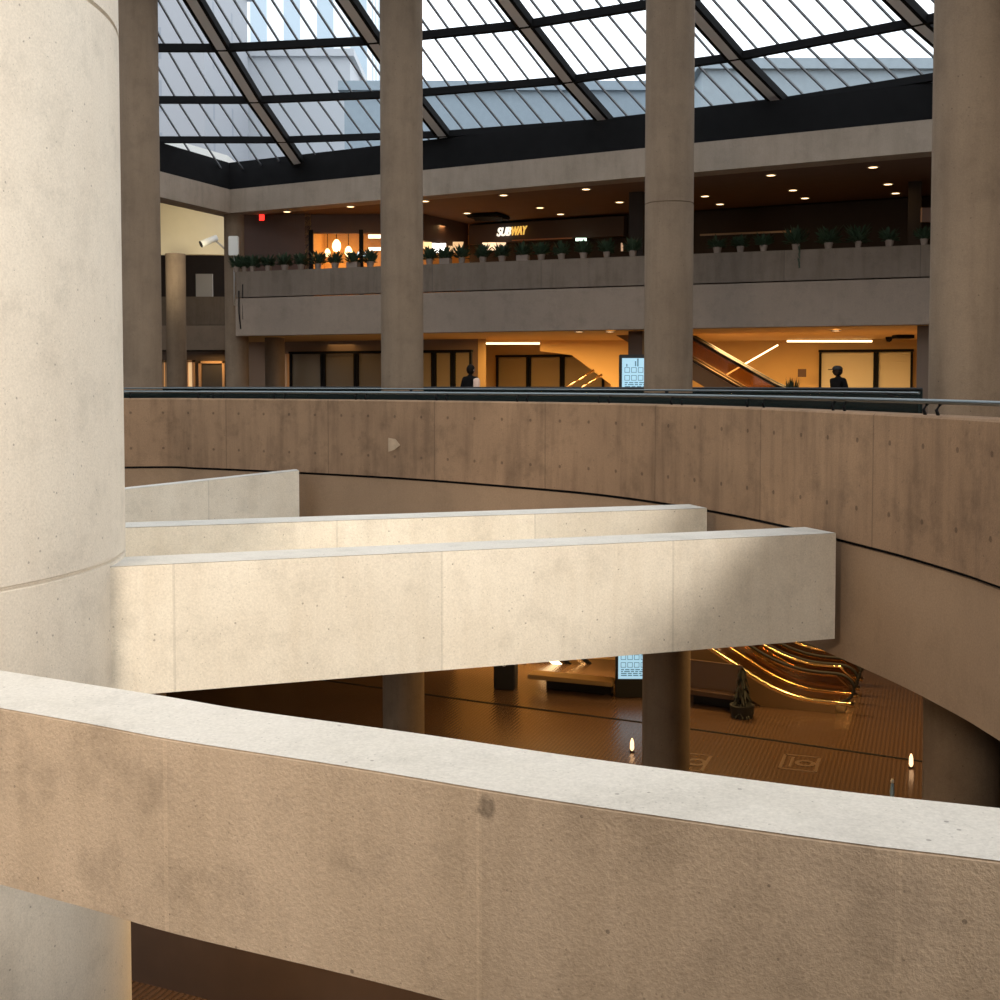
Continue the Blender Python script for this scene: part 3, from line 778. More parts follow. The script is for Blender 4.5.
m = MB(); ww = (c - a).length; m.prism([a + na * .1, c + na * .1, c + na * .12, a + na * .12], EYE + 2.7, EYE + 4.85); local(m.build('window_glass', M['shopglass'], shop), shop)
m = MB(); m.prism([a + na * 2.6, e + na * 3.2, e + na * 3.4, a + na * 2.8], EYE + 2.66, EYE + CZ); local(m.build('back_wall', mat('amber_wall', (.75, .42, .13), .7, noise=.3, nscale=4), shop), shop)
m = MB(); m.prism([a, a + na * 2.8, a + na * 2.8 - da * .2, a - da * .2], EYE + 2.66, EYE + CZ); local(m.build('side_wall', mat('amber_wall_b', (.6, .32, .1), .7), shop), shop)
area('shop_lamp', (*(a + da * 1.6 + na * 1.4), EYE + 5.3), 1.6, 110, (1, .55, .18))
area('shop_lamp', (*(c + na * 1.4), EYE + 5.2), 1.2, 80, (1, .6, .25))
# pendant lamps inside
for (x, y, r, lab) in ((327.5, 253, .10, 'low left'), (336.5, 246, .15, 'largest middle'), (348.5, 252, .13, 'low right')):
    p = at_d(x, y, a.y + 1.2); root = empty('pendant_lamp', p); tag(root, 'glowing cream pendant lamp in the amber shop window, ' + lab + ' one', 'lamp', 'pendant lamps in the amber shop')
    m = MB(); m.lathe((0, 0, 0), [(0, -r * 1.3), (r * .7, -r * 1.1), (r, -r * .2), (r * .85, r * .7), (r * .35, r * 1.4), (0, r * 1.5)], 16)
    m.build('shade', mat('glow_shade', (1, .9, .7), .5, emit=(1, .72, .38), estr=4), root)
    m = MB(); m.tube([(0, 0, r * 1.4), (0, 0, EYE + CZ - p.z)], .012, 6); m.build('cord', M['black'], root)
# menu screens and a bright counter inside
def glowbox(name, px, py, d, wd, ht, col, st, label, cat, dep=.08):
    c = at_d(px, py, d); m = MB(); m.box(c, (wd, dep, ht)); return tag(m.build(name, mat(name + '_glow', (.2, .2, .2), .5, emit=col, estr=st)), label, cat)
glowbox('display_screen', 361.5, 254, a.y + .9, .28, .14, (.6, .85, 1), 2.5, 'small bluish screen in the amber shop', 'screen')
glowbox('ceiling_lamp', 375, 236.5, a.y + 1.6, .45, .12, (1, .85, .6), 3, 'white lamp high in the amber shop beside the second column', 'lamp')
glowbox('ceiling_lamp', 376, 249, a.y + 1.6, .5, .10, (1, .9, .7), 4, 'lower white lamp in the amber shop beside the second column', 'lamp')
glowbox('menu_board', 426, 241, c.y + .5, .36, .5, (1, .66, .3), 1.6, 'amber lit board just right of the second column', 'sign')
glowbox('lit_poster', 439, 248, c.y + .9, .45, .30, (1, .97, .9), 4, 'bright white sign low right of the second column', 'sign')
glowbox('lit_poster', 438, 241, c.y + 1.0, .22, .18, (1, .75, .45), 2, 'small cream sign over the bright white one', 'sign')
p0 = on_line(450, c + ne * .25, de); 
glowbox('lit_poster', 456, 247, c.y + 1.6, .5, .34, (1, .6, .28), .9, 'dull orange lit panel left of the sandwich shop', 'sign')
glowbox('menu_board', 489, 246.5, 40.2, .45, .25, (1, .70, .42), 1.6, 'warm lit board below the left of the shop sign', 'sign')
glowbox('menu_board', 497, 244.5, 40.25, .60, .13, (1, .70, .42), 1.2, 'slim warm lit board under the shop sign', 'sign')
glowbox('ceiling_lamp', 581, 239.5, 39.0, .35, .09, (.75, 1, .8), 2.2, 'greenish white lamp low over the planters', 'lamp')
glowbox('lit_poster', 622, 247, 37.8, .06, .25, (1, .6, .35), .5, 'thin dim orange upright panel near the black pier', 'sign')
m = MB(); p, q = at_z(474, 224, CZ).xy, at_z(628, 214, CZ).xy
m.prism([p - GN * .35, q - GN * .35, q - GN * .1, p - GN * .1], EYE + 4.72, EYE + 5.35)
tag(m.build('sign_fascia', mat('sign_board_dark', (.05, .032, .027), .7)), 'long dark fascia board that carries the lit shop sign', 'fascia')
# sign letters
sg = empty('shop_sign', (0, 0, 0)); tag(sg, 'lit white and yellow sandwich shop sign on the dark fascia', 'sign')
pL = at_z(470, 224.5, CZ).xy - GN * .42; sA = on_line(497, pL, GD); sB = on_line(527, pL, GD); sg.location = (sA.x, sA.y, EYE + (HY - 237.5) / F * sA.y); sg.rotation_euler = (0, 0, math.atan2(GD.y, GD.x))
Wd = (sB - sA).length
def letters(txt, x0, x1, mm, nm, lab):
    cu = bpy.data.curves.new(nm, 'FONT'); cu.body = txt; cu.extrude = .03; cu.shear = .35; cu.size = .4; cu.offset = .006
    t = bpy.data.objects.new(nm, cu); COL.objects.link(t); bpy.context.view_layer.update()
    dg = bpy.context.evaluated_depsgraph_get(); me = bpy.data.meshes.new_from_object(t.evaluated_get(dg)); bpy.data.objects.remove(t)
    xs = [v.co.x for v in me.vertices]; ys = [v.co.y for v in me.vertices]
    sx = (x1 - x0) / (max(xs) - min(xs)); sy = .29 / (max(ys) - min(ys)); mnx, mny = min(xs), min(ys)
    for v in me.vertices: v.co = Vector((x0 + (v.co.x - mnx) * sx, -v.co.z, (v.co.y - mny) * sy + (v.co.x - mnx) * sx * 0))
    me.materials.clear(); o = link(nm, me, mm, sg); o['label'] = lab; return o
letters('SUB', 0, Wd * .47, mat('sign_white', (.9, .9, .9), .5, emit=(1, .93, .78), estr=1.1), 'lettering', 'white letters SUB')
letters('WAY', Wd * .50, Wd, mat('sign_yellow', (.9, .6, .1), .5, emit=(1, .58, .12), estr=.8), 'lettering', 'yellow letters WAY')

# ------------------------------------------------------------------ planters on the balcony
pots = [(238, 7), (246, 6), (254, 6), (269.5, 7), (286, 8), (302, 7), (319, 7), (336, 8), (354, 12), (371, 8), (430, 8), (446, 11), (462, 7), (483, 8), (502, 8), (523, 12), (541, 8), (561, 8), (583, 8), (606, 7), (632, 8), (716, 9), (739, 8), (762, 8), (794, 8), (826.5, 9), (856, 7), (887, 9), (921.5, 8)]
lab_p = ['leftmost of all on the balcony by the cable', 'second from the left end of the balcony', 'third from the left end of the balcony', 'beside the grey slim column, with drooping leaves', 'small, fifth from the balcony left end', 'sixth from the left end, left of the amber shop',
 'at the left edge of the amber shop window', 'under the pendant lamps of the amber shop', 'wide pot under the bluish screen', 'beside the second big column on its left', 'beside the second big column on its right', 'wide pot below the bright white sign', 'left of the dark vent, third right of the second column',
 'below the warm lit board', 'right under the lit shop sign', 'wide pot right of the shop sign', 'second right of the shop sign', 'third right of the shop sign', 'below the greenish lamp', 'bushy, between the greenish lamp and black pier', 'just left of the third big column',
 'first right of the third big column', 'second right of the third big column', 'yellowish, third right of the third big column', 'tall leaves and trailing stem, right bay', 'tall spiky leaves, middle of the right bay', 'low bushy one, right of the tallest spiky plant', 'alone, second from the rightmost column', 'just left of the rightmost big column']
def foliage(m, R, H, n, droop=.3, up=.6):
    for _ in range(n):
        a = random.uniform(0, 2 * math.pi); r = R * math.sqrt(random.random()); z = random.uniform(0, H)
        base = Vector((math.cos(a) * r * .3, math.sin(a) * r * .3, z * .3)); tip = Vector((math.cos(a) * r, math.sin(a) * r * .7, z + random.uniform(-droop, up) * .2))
        d = tip - base; 
        if d.length < .02: continue
        s = d.cross(Vector((0, 0, 1))); 
        if s.length < 1e-3: continue
        s = s.normalized() * random.uniform(.025, .05); mid = base.lerp(tip, .6) + Vector((0, 0, .03))
        v = [m.bm.verts.new(q) for q in (base, mid + s, tip, mid - s)]; m.bm.faces.new(v)
for i, ((x, wpx), lb) in enumerate(zip(pots, lab_p)):
    p = v3(fpt(x, .2), 3.5); r = wpx / 2 / F * p.y; root = empty('potted_plant', p); tag(root, 'small potted plant ' + lb, 'plant', 'potted plants on the far balcony')
    m = MB(); h = .17
    if wpx > 10:
        m.box((0, 0, h / 2), (2 * r, .24, h), FANG, .01)
    else: m.lathe((0, 0, 0), [(0, 0), (r * .72, 0), (r * .95, h * .8), (r, h * .8), (r, h), (r * .85, h), (r * .8, h * .85), (0, h * .85)], 16)
    m.build('pot', M['pot'], root)
    m = MB(); big = x in (794, 826.5, 583, 606, 856)
    R_ = .33 if x < 640 else (.42 if big else .34); H_ = .34 if x < 640 else (.42 if big else .28)
    foliage(m, R_, H_, 150 if big or x < 640 else 110)
    if x == 794:
        for k in range(12): 
            z = -k * .05; m.face([(random.uniform(-.06, .06), -.3, z), (.05, -.3, z - .08), (.0, -.32, z - .1)])
    bmesh.ops.translate(m.bm, verts=m.bm.verts, vec=(0, 0, h * .9))
    m.build('foliage', M['leaf'], root, recalc=False)

# ------------------------------------------------------------------ golden hall details, upper walkway far side
strips = [((482, 343.5), (550, 343.5), 'slim linear ceiling light left of the third column', 45.0), ((787, 341.2), (872, 341.2), 'level linear light on the golden wall at right', 41.6), ((717, 380), (778, 345), 'slanting linear light on the golden wall behind the escalator', 42.2), ((729, 380), (752, 392), 'short slanting light strip low on the golden wall behind the escalator', 42.2)]
for (x0, y0), (x1, y1), lab, d in strips:
    m = MB(); p, q = at_d(x0, y0, d), at_d(x1, y1, d - (x1 - x0) * .005)
    tk = .065 if y0 == y1 else .05; m.bar(p, q, tk, tk); tag(m.build('linear_light', M['strip']), lab, 'light')
for (x, n, e) in ((450, 3.2, 60), (520, 6, 170), (600, 6, 200), (740, 6, 320), (830, 6, 320), (900, 5, 160)):
    p = fpt(x, n); area('hall_lamp', v3(p, 1.44), 1.4, e * 1.25, WARM)
area('hall_lamp', v3(lpt(335, -1.3), 1.4), 1.0, 14, WARM, sy=4)
for x, y, lab in ((610, 331.5, 'left of the third column'), (579, 331.5, 'dim one left of the third column'), (836, 330.5, 'over the cream shutters')):
    p = at_z(x, y, 1.485); o = copy_tree(proto); o.location = p; tag(o, 'small round downlight under the balcony, ' + lab, 'downlight', 'downlights under the far balcony')
# gold stair side wall with sloping edge
P = [(540, 335), (540, 351), (572, 355), (611, 384.5), (611, 400), (628, 400), (628, 333)]
dd = 43.0; m = MB(); m.slab([at_d(x, y, dd) for x, y in P][::-1], (0, .3, 0)); tag(m.build('stair_wall', M['gold']), 'golden stair side wall with slanting lower edge left of the totem', 'wall')
hr2 = empty('stair_handrail', at_d(565, 388, 42)); tag(hr2, 'pair of slanting pale handrails below the golden stair wall', 'handrail')
for (x0, y0, x1, y1) in ((560, 392, 594, 370), (574, 393, 602, 374.5)):
    m = MB(); m.tube([at_d(x0, y0, 42), at_d(x1, y1, 42)], .045, 8); local(m.build('rail', M['brass'], hr2), hr2)
m = MB(); m.box(at_d(802, 373, 42.2), (.28, .06, .28)); tag(m.build('wall_sign', mat('brown_sign', (.10, .05, .03), .6)), 'small square brown sign on the golden wall', 'sign')
m = MB(); m.box(at_d(903, 336.8, 38), (.55, .5, .1)); tag(m.build('ceiling_grille', M['black']), 'dark flat ceiling grille over the right cream shutter', 'vent')
c = at_z(889, 338.5, 1.45); m = MB(); m.lathe(c, [(0, -.12), (.08, -.09), (.11, 0), (.11, .05)], 14); tag(m.build('dome_camera', M['black']), 'tiny dark dome camera under the ceiling at far right', 'camera')
# plant low behind the guard
p = at_d(792, 392, 34.4); root = empty('potted_plant', (p.x, p.y, Z2)); tag(root, 'small dark plant just above the railing left of the cap wearer', 'plant')
m = MB(); m.lathe((0, 0, 0), [(0, 0), (.15, 0), (.2, .5), (0, .5)], 14); m.build('pot', M['rubber'], root)
m = MB(); foliage(m, .28, .95, 200); bmesh.ops.translate(m.bm, verts=m.bm.verts, vec=(0, 0, .45)); m.build('foliage', M['leaf'], root, recalc=False)
# pink panel upper right
m = MB(); m.box(at_d(926.5, 215, 32.5), (.28, .1, .38)); tag(m.build('wall_panel', mat('pinkish_panel', (.30, .20, .17), .7)), 'small pinkish panel high beside the rightmost column', 'panel')
m = MB(); p, q = at_d(700, 235, 35.2), at_d(800, 231, 34.2); m.bar(p, q, .05, .05); tag(m.build('brass_rail', mat('dull_brass', (.30, .17, .07), .5)), 'thin dull brass rail in the dark gallery bay', 'rail')
m = MB(); p, q = at_d(512, 240.5, 39.5), at_d(572, 238, 38.8); m.bar(p, q, .05, .04); tag(m.build('counter_edge', mat('counter_brown', (.35, .16, .08), .5)), 'thin reddish counter edge under the shop sign', 'counter')

# ------------------------------------------------------------------ escalators
def escalator(x0, y0, z0, rise, label, group, ang=FANG + math.pi, wd=1.0, trim=None):
    trim = trim or M['brass']
    """foot at (x0,y0,z0), rising along local +x"""
    root = empty('escalator', (x0, y0, z0), ang); tag(root, label, 'escalator', group)
    sl = math.tan(math.radians(30)); run = rise / sl; r1 = 2.0
    def base(t, h):      # centre line height along run with smooth landing
        z = 0 if t < 1.2 else (t - 1.2) * sl
        if abs(t - 1.2) < .8: z = sl * (t - .4) ** 2 / 3.2
        return z + h
    ts = [0 + .2 * k for k in range(int((run + 1.2) / .2))]
    for s in (-1, 1):
        y = s * wd / 2
        loop = [(ts[0] + .1, y, base(0, .93))]
        top = [(t, y, base(t, .95)) for t in ts]
        nose = [(-.42 * math.sin(a) , y, .60 + .35 * math.cos(a)) for a in [math.pi * k / 10 for k in range(11)]]
        low = [(.0 + .25 * k, y, base(.25 * k, .25)) for k in range(3)]
        bal = MB()
        for t, u in zip(ts[:-1], ts[1:]): bal.slab([(t, y - .01, base(t, .25)), (u, y - .01, base(u, .25)), (u, y - .01, base(u, .92)), (t, y - .01, base(t, .92))], (0, .02, 0))
        nz = [(px_, y - .01, pz_) for px_, _, pz_ in nose]; bal.slab(nz, (0, .02, 0))
        bl = bal.build('balustrade', M['tinted'], root)
        m = MB(); m.tube(low[::-1] + nose[::-1] + top[1:], .04, 8); m.build('handrail', M['rubber'], root)
        m = MB(); m.tube([(x, y - s * .03, z - .04) for x, y, z in [(-.36, y, .62)] + [(t, y, base(t, .95)) for t in ts]], .038, 8); m.build('rail_trim', trim, root)
        m = MB()
        pts = [(-.42, y + s * .0, .2), (-.3, y, .23)] + [(t, y, base(t, .24)) for t in ts]
        m.tube(pts, .065, 8); m.build('deck', trim, root)
        m = MB()
        for t, u in zip(ts[:-1], ts[1:]): m.slab([(t, y + s * .12, base(t, -.35) if t > 1.6 else 0), (u, y + s * .12, base(u, -.35) if u > 1.6 else 0), (u, y + s * .12, base(u, .2)), (t, y + s * .12, base(t, .2))], (0, -s * .14, 0))
        m.build('skirt', mat('brown_skirt', (.24, .15, .08), .35, metal=.4), root)  # gold-brown stands in for the warm reflection between the handrails
    m = MB(); t = 1.3
    while t < run + .8:
        m.box((t + .2, 0, base(t, -.02)), (.4, wd - .16, .2)); t += .4
    m.box((.5, 0, .01), (1.4, wd - .16, .04))
    m.build('steps', mat('steel_steps', (.32, .24, .16), .35, metal=.8), root)
    return root
e0 = at_z(838, 707, -EYE)
for i in range(2):
    q = e0.xy + FN * (i * 1.75)
    escalator(q.x, q.y, 0, 5.2, ['nearer polished escalator foot on the lower floor behind the long ramp', 'farther polished escalator foot on the lower floor, behind the nearer one'][i], 'escalators on the lower floor')
e1 = Vector(((834 - 500) / F * 36.5, 36.5))
escalator(e1.x, e1.y, Z2, 3.7, 'dark escalator rising left beside the golden wall on the upper walkway', None, trim=mat('dull_trim', (.06, .045, .03), .45))

# ------------------------------------------------------------------ display totems (same kind on both levels)
def totem(px0, px1, d, z0, label, H=2.02):
    x0, x1 = (px0 - 500) / F * d, (px1 - 500) / F * d + .35; wd = x1 - x0
    root = empty('display_totem', (x0 + wd / 2, d, z0)); tag(root, label, 'totem', None)
    m = MB(); m.box((0, .12, H / 2), (wd, .24, H), 0, .015); m.build('housing', M['rubber'], root)
    sm = mat('screen_light', (.1, .2, .25), .3, emit=(.42, .66, .80), estr=.95)
    sw, sh = wd - .12, .86; top = H - .09
    m = MB(); m.box((0, -.004, top - sh / 2), (sw, .012, sh)); scr = m.build('screen', sm, root)
    ink = mat('screen_ink', (.05, .12, .18), .4, emit=(.10, .26, .36), estr=.5)
    m = MB(); random.seed(3); L0 = -sw / 2
    for r in (.30, .50):
        for k in range(4):
            cx = L0 + .13 + k * .17; cz = top - r
            for ox, oz, a_, b_ in ((0, .06, .13, .014), (0, -.06, .13, .014), (-.06, 0, .014, .13), (.06, 0, .014, .13)):
                m.box((cx + ox, -.013, cz + oz), (a_, .006, b_))
    for r in range(4):
        x = L0 + .07
        while x < sw / 2 - .1:
            l = random.uniform(.05, .16); m.box((x + l / 2, -.013, top - .62 - r * .05), (l, .006, .026)); x += l + .03
    m.box((L0 + .12, -.013, top - .18), (.03, .006, .07)); m.box((L0 + .34, -.013, top - .14), (.03, .006, .13)); m.box((L0 + .40, -.013, top - .11), (.035, .006, .20))
    m.box((sw / 2 - .18, -.013, top - .08), (.16, .006, .015)); m.box((sw / 2 - .18, -.013, top - .20), (.16, .006, .015))
    m.build('screen_graphics', ink, scr); return root
totem(619.5, 644, 30.5, Z2, 'upper blue-screened map totem beside the third column on the walkway')
totem(617, 641, 30.4, 0, 'lower blue-screened map totem on the lower floor beside the column', 1.44)

# ------------------------------------------------------------------ lower hall furniture
# bin
def floor_at(px, py): return at_z(px, py, -EYE)
p = floor_at(504, 690); root = empty('litter_bin', p, -.2); tag(root, 'black square litter bin on the lower floor under the long ramp', 'bin')
m = MB(); m.box((0, .25, .5), (.56, .5, 1.0), 0, .02); m.build('body', M['rubber'], root)
m = MB(); m.box((0, .25, 1.04), (.6, .54, .08), 0, .02); m.build('lid', M['black'], root)
m = MB(); m.lathe((0, 0, 0), [(.035, 0), (.06, 0), (.06, .008), (.035, .008), (.035, 0)], 20)
bmesh.ops.rotate(m.bm, verts=m.bm.verts, cent=(0, 0, 0), matrix=Matrix.Rotation(math.pi / 2, 3, 'X')); bmesh.ops.translate(m.bm, verts=m.bm.verts, vec=(0, -.002, .68)); m.build('emblem', M['grey'], root)['label'] = 'small round emblem'
# low dark planter/plinth with golden top
def plinth(x0, y0, x1, y1, h, dep, label, top, side, over=.12):
    a, c = floor_at(x0, y0), floor_at(x1, y1); d = (c - a).xy; L_ = d.length; ang = math.atan2(d.y, d.x)
    root = empty('plinth_bench', a, ang); tag(root, label, 'bench')
    m = MB(); m.box((L_ / 2, dep / 2 + .25, h / 2 - .03), (L_ - .4, dep - .3, h - .06)); m.build('base', side, root)
    m = MB(); m.box((L_ / 2 - over, dep / 2, h), (L_ + over, dep, .12), 0, .01); m.build('top', top, root); return root
plinth(534, 691, 614, 699, .36, .55, 'low black plinth bench with golden-lit top left of the lower totem', mat('bench_top', (.35, .22, .09), .35), M['rubber'])
plinth(680, 705, 742, 714, .36, .45, 'low black base with brown panel right of the third column', mat('bench_top_b', (.08, .045, .03), .5), M['rubber'])
a, c = floor_at(684, 703), floor_at(742, 711)
m = MB(); d = (c - a).xy.normalized(); m.prism([a.xy, c.xy, c.xy + Vector((-d.y, d.x)) * .06, a.xy + Vector((-d.y, d.x)) * .06], .38, 1.12)
tag(m.build('screen_panel', mat('brown_glass_panel', (.12, .075, .05), .25)), 'brown panel standing on the low base right of the third column', 'panel')
# shaggy dark plant
p = floor_at(742, 717); root = empty('potted_shrub', p); tag(root, 'tall dark shaggy shrub at the end of the brown panel, lower floor', 'plant')
m = MB(); m.lathe((0, 0, 0), [(0, 0), (.26, 0), (.3, .3), (0, .3)], 16); m.build('pot', M['rubber'], root)
m = MB()
for _ in range(420):
    a_ = random.uniform(0, 6.283); z = random.uniform(.05, 1.12); R_ = .34 * (1.12 - z * .65) * random.uniform(.5, 1)
    b_ = Vector((math.cos(a_) * R_ * .5, math.sin(a_) * R_ * .5, z + .1)); t_ = Vector((math.cos(a_) * R_, math.sin(a_) * R_, max(.02, z - .08))); s_ = (t_ - b_).cross(Vector((0, 0, 1))).normalized() * .02
    m.face([b_, b_.lerp(t_, .6) + s_, t_, b_.lerp(t_, .6) - s_])
m.build('foliage', mat('dark_leaf', (.012, .014, .010), .6), root, recalc=False)
area('stair_fill', (1.2, 33.2, 4.2), .6, 420, WARM)  # fill light added to brighten the golden wall and the floor
# golden wall behind with sloping stair sides
a, c = at_d(455, 680, 35.5), at_d(640, 690, 34.5)
m = MB(); m.prism([a.xy, c.xy, c.xy + Vector((0, .3)), a.xy + Vector((0, .3))], 0, 4.6)
tag(m.build('wall_lower', M['gold']), kind='structure')
sr = empty('stair_balustrade', at_d(560, 680, 34)); tag(sr, 'slanting dark and bright stair balustrade behind the plinth bench', 'balustrade')
for (x0, y0, x1, y1, wd, mm) in ((540, 650, 572, 676, .16, M['strip']), (553, 650, 592, 684, .10, M['black']), (580, 655, 612, 684, .08, M['black']), (524, 662, 534, 674, .12, M['brass']), (565, 648, 606, 682, .10, M['brass'])):
    m = MB(); m.bar(at_d(x0, y0, 34.2), at_d(x1, y1, 34.0), .1, wd); local(m.build('sloping_rail', mm, sr), sr)
m = MB(); m.slab([at_d(520, 660, 34.4), at_d(562, 655, 34.4), at_d(585, 676, 34.4), at_d(523, 680, 34.4)], (0, .1, 0)); local(m.build('panel', M['black'], sr), sr)
# floor reflections modelled as pale flat shapes, glowing lamp reflections, post
def reflection(x, y, wd, dp, label):  # pale outline painted where the glossy floor mirrors bright posters
    p = floor_at(x, y); root = empty('floor_reflection', p, -.35); tag(root, label, 'reflection')
    dm = mat('pale_reflection', (.13, .085, .06), .3)
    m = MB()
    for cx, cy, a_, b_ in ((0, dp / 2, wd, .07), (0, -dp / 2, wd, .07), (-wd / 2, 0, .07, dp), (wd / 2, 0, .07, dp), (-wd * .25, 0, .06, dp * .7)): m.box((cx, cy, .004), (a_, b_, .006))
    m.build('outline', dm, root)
    m = MB(); m.lathe((wd * .15, 0, 0), [(dp * .12, .004), (dp * .22, .004), (dp * .22, .008), (dp * .12, .008)], 20); m.build('reflected_ring', dm, root)
reflection(800, 763, .72, 1.0, 'pale square reflection on the polished lower floor')
reflection(692, 762, .6, 1.1, 'pale reflection on the lower floor beside the third column')
for x, y, lab in ((632, 752, 'left of the third column'), (911, 768, 'left of the rightmost column')):  # solid glowing shapes stand in for lamps mirrored in the floor
    p = floor_at(x, y); root = empty('lamp_reflection', p); tag(root, 'small glowing lamp reflection on the lower floor ' + lab, 'lamp')
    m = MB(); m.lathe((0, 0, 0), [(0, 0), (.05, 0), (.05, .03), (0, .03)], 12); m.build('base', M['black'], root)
    m = MB(); m.lathe((0, 0, 0), [(.02, .03), (.045, .08), (.04, .22), (.015, .30), (0, .30)], 12); m.build('glow', mat('mirrored_lamp_in_floor', (1, .8, .6), .5, emit=(1, .62, .34), estr=2.2), root)
p = floor_at(892, 806); root = empty('queue_post', p); tag(root, 'thin pale blue post just above the nearest parapet at right', 'post')
m = MB(); m.lathe((0, 0, 0), [(0, 0), (.14, 0), (.14, .03), (.03, .04), (.045, .28), (.03, .42), (.015, .44)], 14); m.build('shaft', mat('pale_blue', (.35, .50, .58), .3, metal=.3), root)
m = MB(); m.lathe((0, 0, 0), [(0, .44), (.03, .45), (.035, .48), (.02, .52), (0, .52)], 12); m.build('cap', M['white'], root)
# lower hall lights; one added under the ramp deck to brighten the low wall
for (x, y, e) in ((-4, 33, 12), (1.5, 33.2, 110), (-2.6, 13.6, 60), (5.5, 31, 90), (9.5, 27, 60), (6.5, 24.5, 60), (0, 26, 10)):
    area('lower_hall_and_fill_lamp', (x, y, Z2 - (.5 if y > 20 else 1.7)), .8, e * 4.0, WARM)

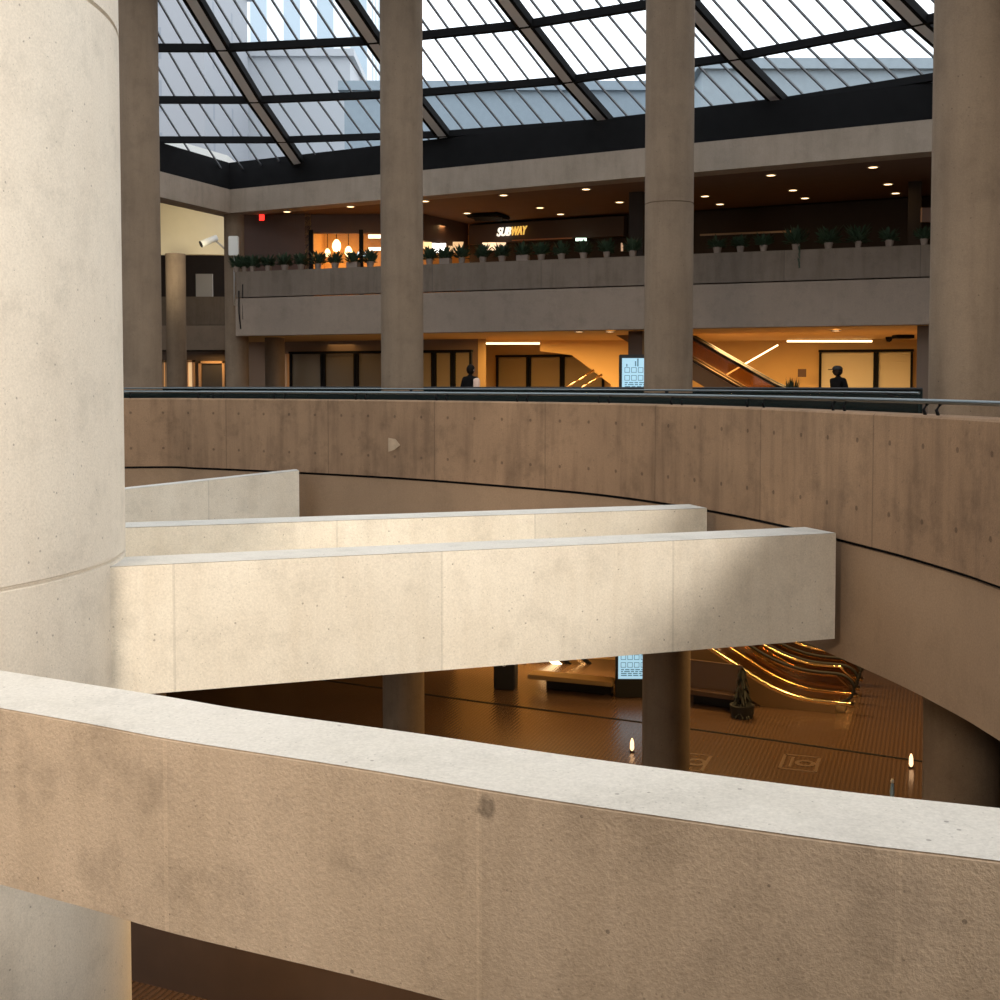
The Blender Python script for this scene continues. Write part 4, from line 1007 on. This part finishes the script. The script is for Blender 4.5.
# ------------------------------------------------------------------ people
def human(loc, rz, label, cloth, vest, skin, hair, cap=None, bare_arm=False, H=1.70):
    root = empty('person', loc, rz); tag(root, label, 'person')
    def skin_obj(name, verts, edges, radii, mm, sub=1):
        me = bpy.data.meshes.new(name); me.from_pydata([Vector(v) for v in verts], edges, [])
        o = link(name, me, mm, root); md = o.modifiers.new('skin', 'SKIN'); md.use_smooth_shade = True
        for i, r in enumerate(radii):
            me.skin_vertices[0].data[i].radius = (r, r) if isinstance(r, (int, float)) else r
        me.skin_vertices[0].data[0].use_root = True
        s = o.modifiers.new('sub', 'SUBSURF'); s.levels = sub; s.render_levels = sub; return o
    # faces -y
    V = [(0, 0, .93), (0, 0, 1.12), (0, .0, 1.33), (0, .01, 1.43), (0, 0, 1.50),
         (.17, 0, 1.38), (.21, .05, 1.12), (.19, -.10, .90), (-.17, 0, 1.38), (-.21, .05, 1.12), (-.19, -.10, .90),
         (.09, 0, .88), (.10, -.08, .50), (.10, .02, .09), (.10, -.14, .04), (-.09, 0, .88), (-.10, .04, .50), (-.10, .14, .09), (-.10, .02, .04)]
    E = [(0, 1), (1, 2), (2, 3), (3, 4), (2, 5), (5, 6), (6, 7), (2, 8), (8, 9), (9, 10), (0, 11), (11, 12), (12, 13), (13, 14), (0, 15), (15, 16), (16, 17), (17, 18)]
    R = [(.15, .11), (.13, .10), (.15, .11), .06, .05, .065, .05, .032, .065, .05, .032, .09, .06, .04, .035, .09, .06, .04, .035]
    skin_obj('body', V, E, R, cloth)
    # head
    m = MB(); bmesh.ops.create_icosphere(m.bm, subdivisions=3, radius=1)
    for v in m.bm.verts:
        x, y, z = v.co
        f = 1.0 - .22 * max(0, -z)
        v.co = Vector((x * .078 * f, y * .095 * f, z * .118))
        if z < -.1 and y < -.3: v.co.y -= .008
    for f in m.bm.faces: f.smooth = True
    # nose, ears
    m.tube([(0, -.088, .015), (0, -.112, -.02), (0, -.092, -.03)], [.008, .014, .008], 8)
    for s in (-1, 1): m.tube([(s * .074, .0, .02), (s * .088, .01, 0), (s * .074, 0, -.03)], [.01, .016, .008], 8)
    m.tube([(-.025, -.088, -.062), (0, -.094, -.062), (.025, -.088, -.062)], .005, 6)
    h = m.build('head', skin, root); h.location = (0, -.02, 1.59)
    m = MB()
    for s in (-1, 1): m.tube([(s * .03, -.086, .012), (s * .03, -.092, .012)], .011, 8)
    ey = m.build('eyes', M['black'], h)
    m = MB(); bmesh.ops.create_icosphere(m.bm, subdivisions=3, radius=1)
    for v in list(m.bm.verts):
        x, y, z = v.co; v.co = Vector((x * .088, y * .104 + .012, z * .126 + .008))
    bmesh.ops.delete(m.bm, geom=[v for v in m.bm.verts if v.co.y < -.035 and v.co.z < .055], context='VERTS')
    for f in m.bm.faces: f.smooth = True
    m.build('hair', hair, h)
    if cap:
        m = MB(); m.lathe((0, .005, .045), [(.104, 0), (.104, .03), (.085, .075), (.04, .10), (0, .105)], 20); m.box((0, -.135, .05), (.13, .10, .018), 0, .006); m.build('cap', cap, h)
    # hands with fingers
    for s in (-1, 1):
        w_ = Vector((s * .19, -.10, .90)); V = [w_, w_ + Vector((0, -.02, -.07))]; E = [(0, 1)]; R = [.026, .034]
        for k, ln_ in enumerate((.07, .08, .075, .06)):
            b0 = w_ + Vector((0, -.045 + k * .018, -.09)); V += [b0, b0 + Vector((-s * .005, 0, -ln_ * .5)), b0 + Vector((-s * .02, 0, -ln_))]; i = len(V); E += [(1, i - 3), (i - 3, i - 2), (i - 2, i - 1)]; R += [.010, .009, .007]
        V += [w_ + Vector((-s * .01, -.06, -.06)), w_ + Vector((-s * .02, -.075, -.10))]; i = len(V); E += [(1, i - 2), (i - 2, i - 1)]; R += [.011, .008]
        skin_obj('hand', V, E, R, skin)
    if bare_arm:
        skin_obj('sleeve', [(-.15, 0, 1.40), (-.19, .01, 1.30), (-.215, .05, 1.10), (-.20, -.05, .96)], [(0, 1), (1, 2), (2, 3)], [.085, .085, .07, .055], mat('pale_sleeve', (.80, .55, .42), .8))
    if vest:
        V = [(0, .01, .98), (0, .01, 1.15), (0, .01, 1.36)]; skin_obj('vest', V, [(0, 1), (1, 2)], [(.20, .15), (.19, .15), (.20, .14)], vest)
    return root
sk1 = mat('skin_tone', (.45, .26, .18), .6); hair1 = mat('dark_hair', (.012, .009, .007), .8, spec=.1)
darkc = mat('black_clothes', (.008, .007, .007), .9, spec=.1)
pw = Vector(((837.5 - 500) / F * 30.3, 30.3))
wo = human((pw.x, pw.y, Z2), math.radians(-62), 'person in dark clothes and cap walking left before the cream shutters', darkc, None, mat('skin_shade', (.05, .03, .02), .7, spec=.1), hair1, cap=M['rubber'])  # silhouette shade put into the dark skin colour
wo.scale = (1.15, 1.35, 1.0)
pm = Vector(((470.5 - 500) / F * 29.4, 29.4))
mo = human((pm.x, pm.y, Z2), math.radians(140), 'person with black clothes and one pale sleeve standing near the amber shutters', darkc, None, sk1, hair1, bare_arm=True)
mo.scale = (1.12, 1.12, 1.02)
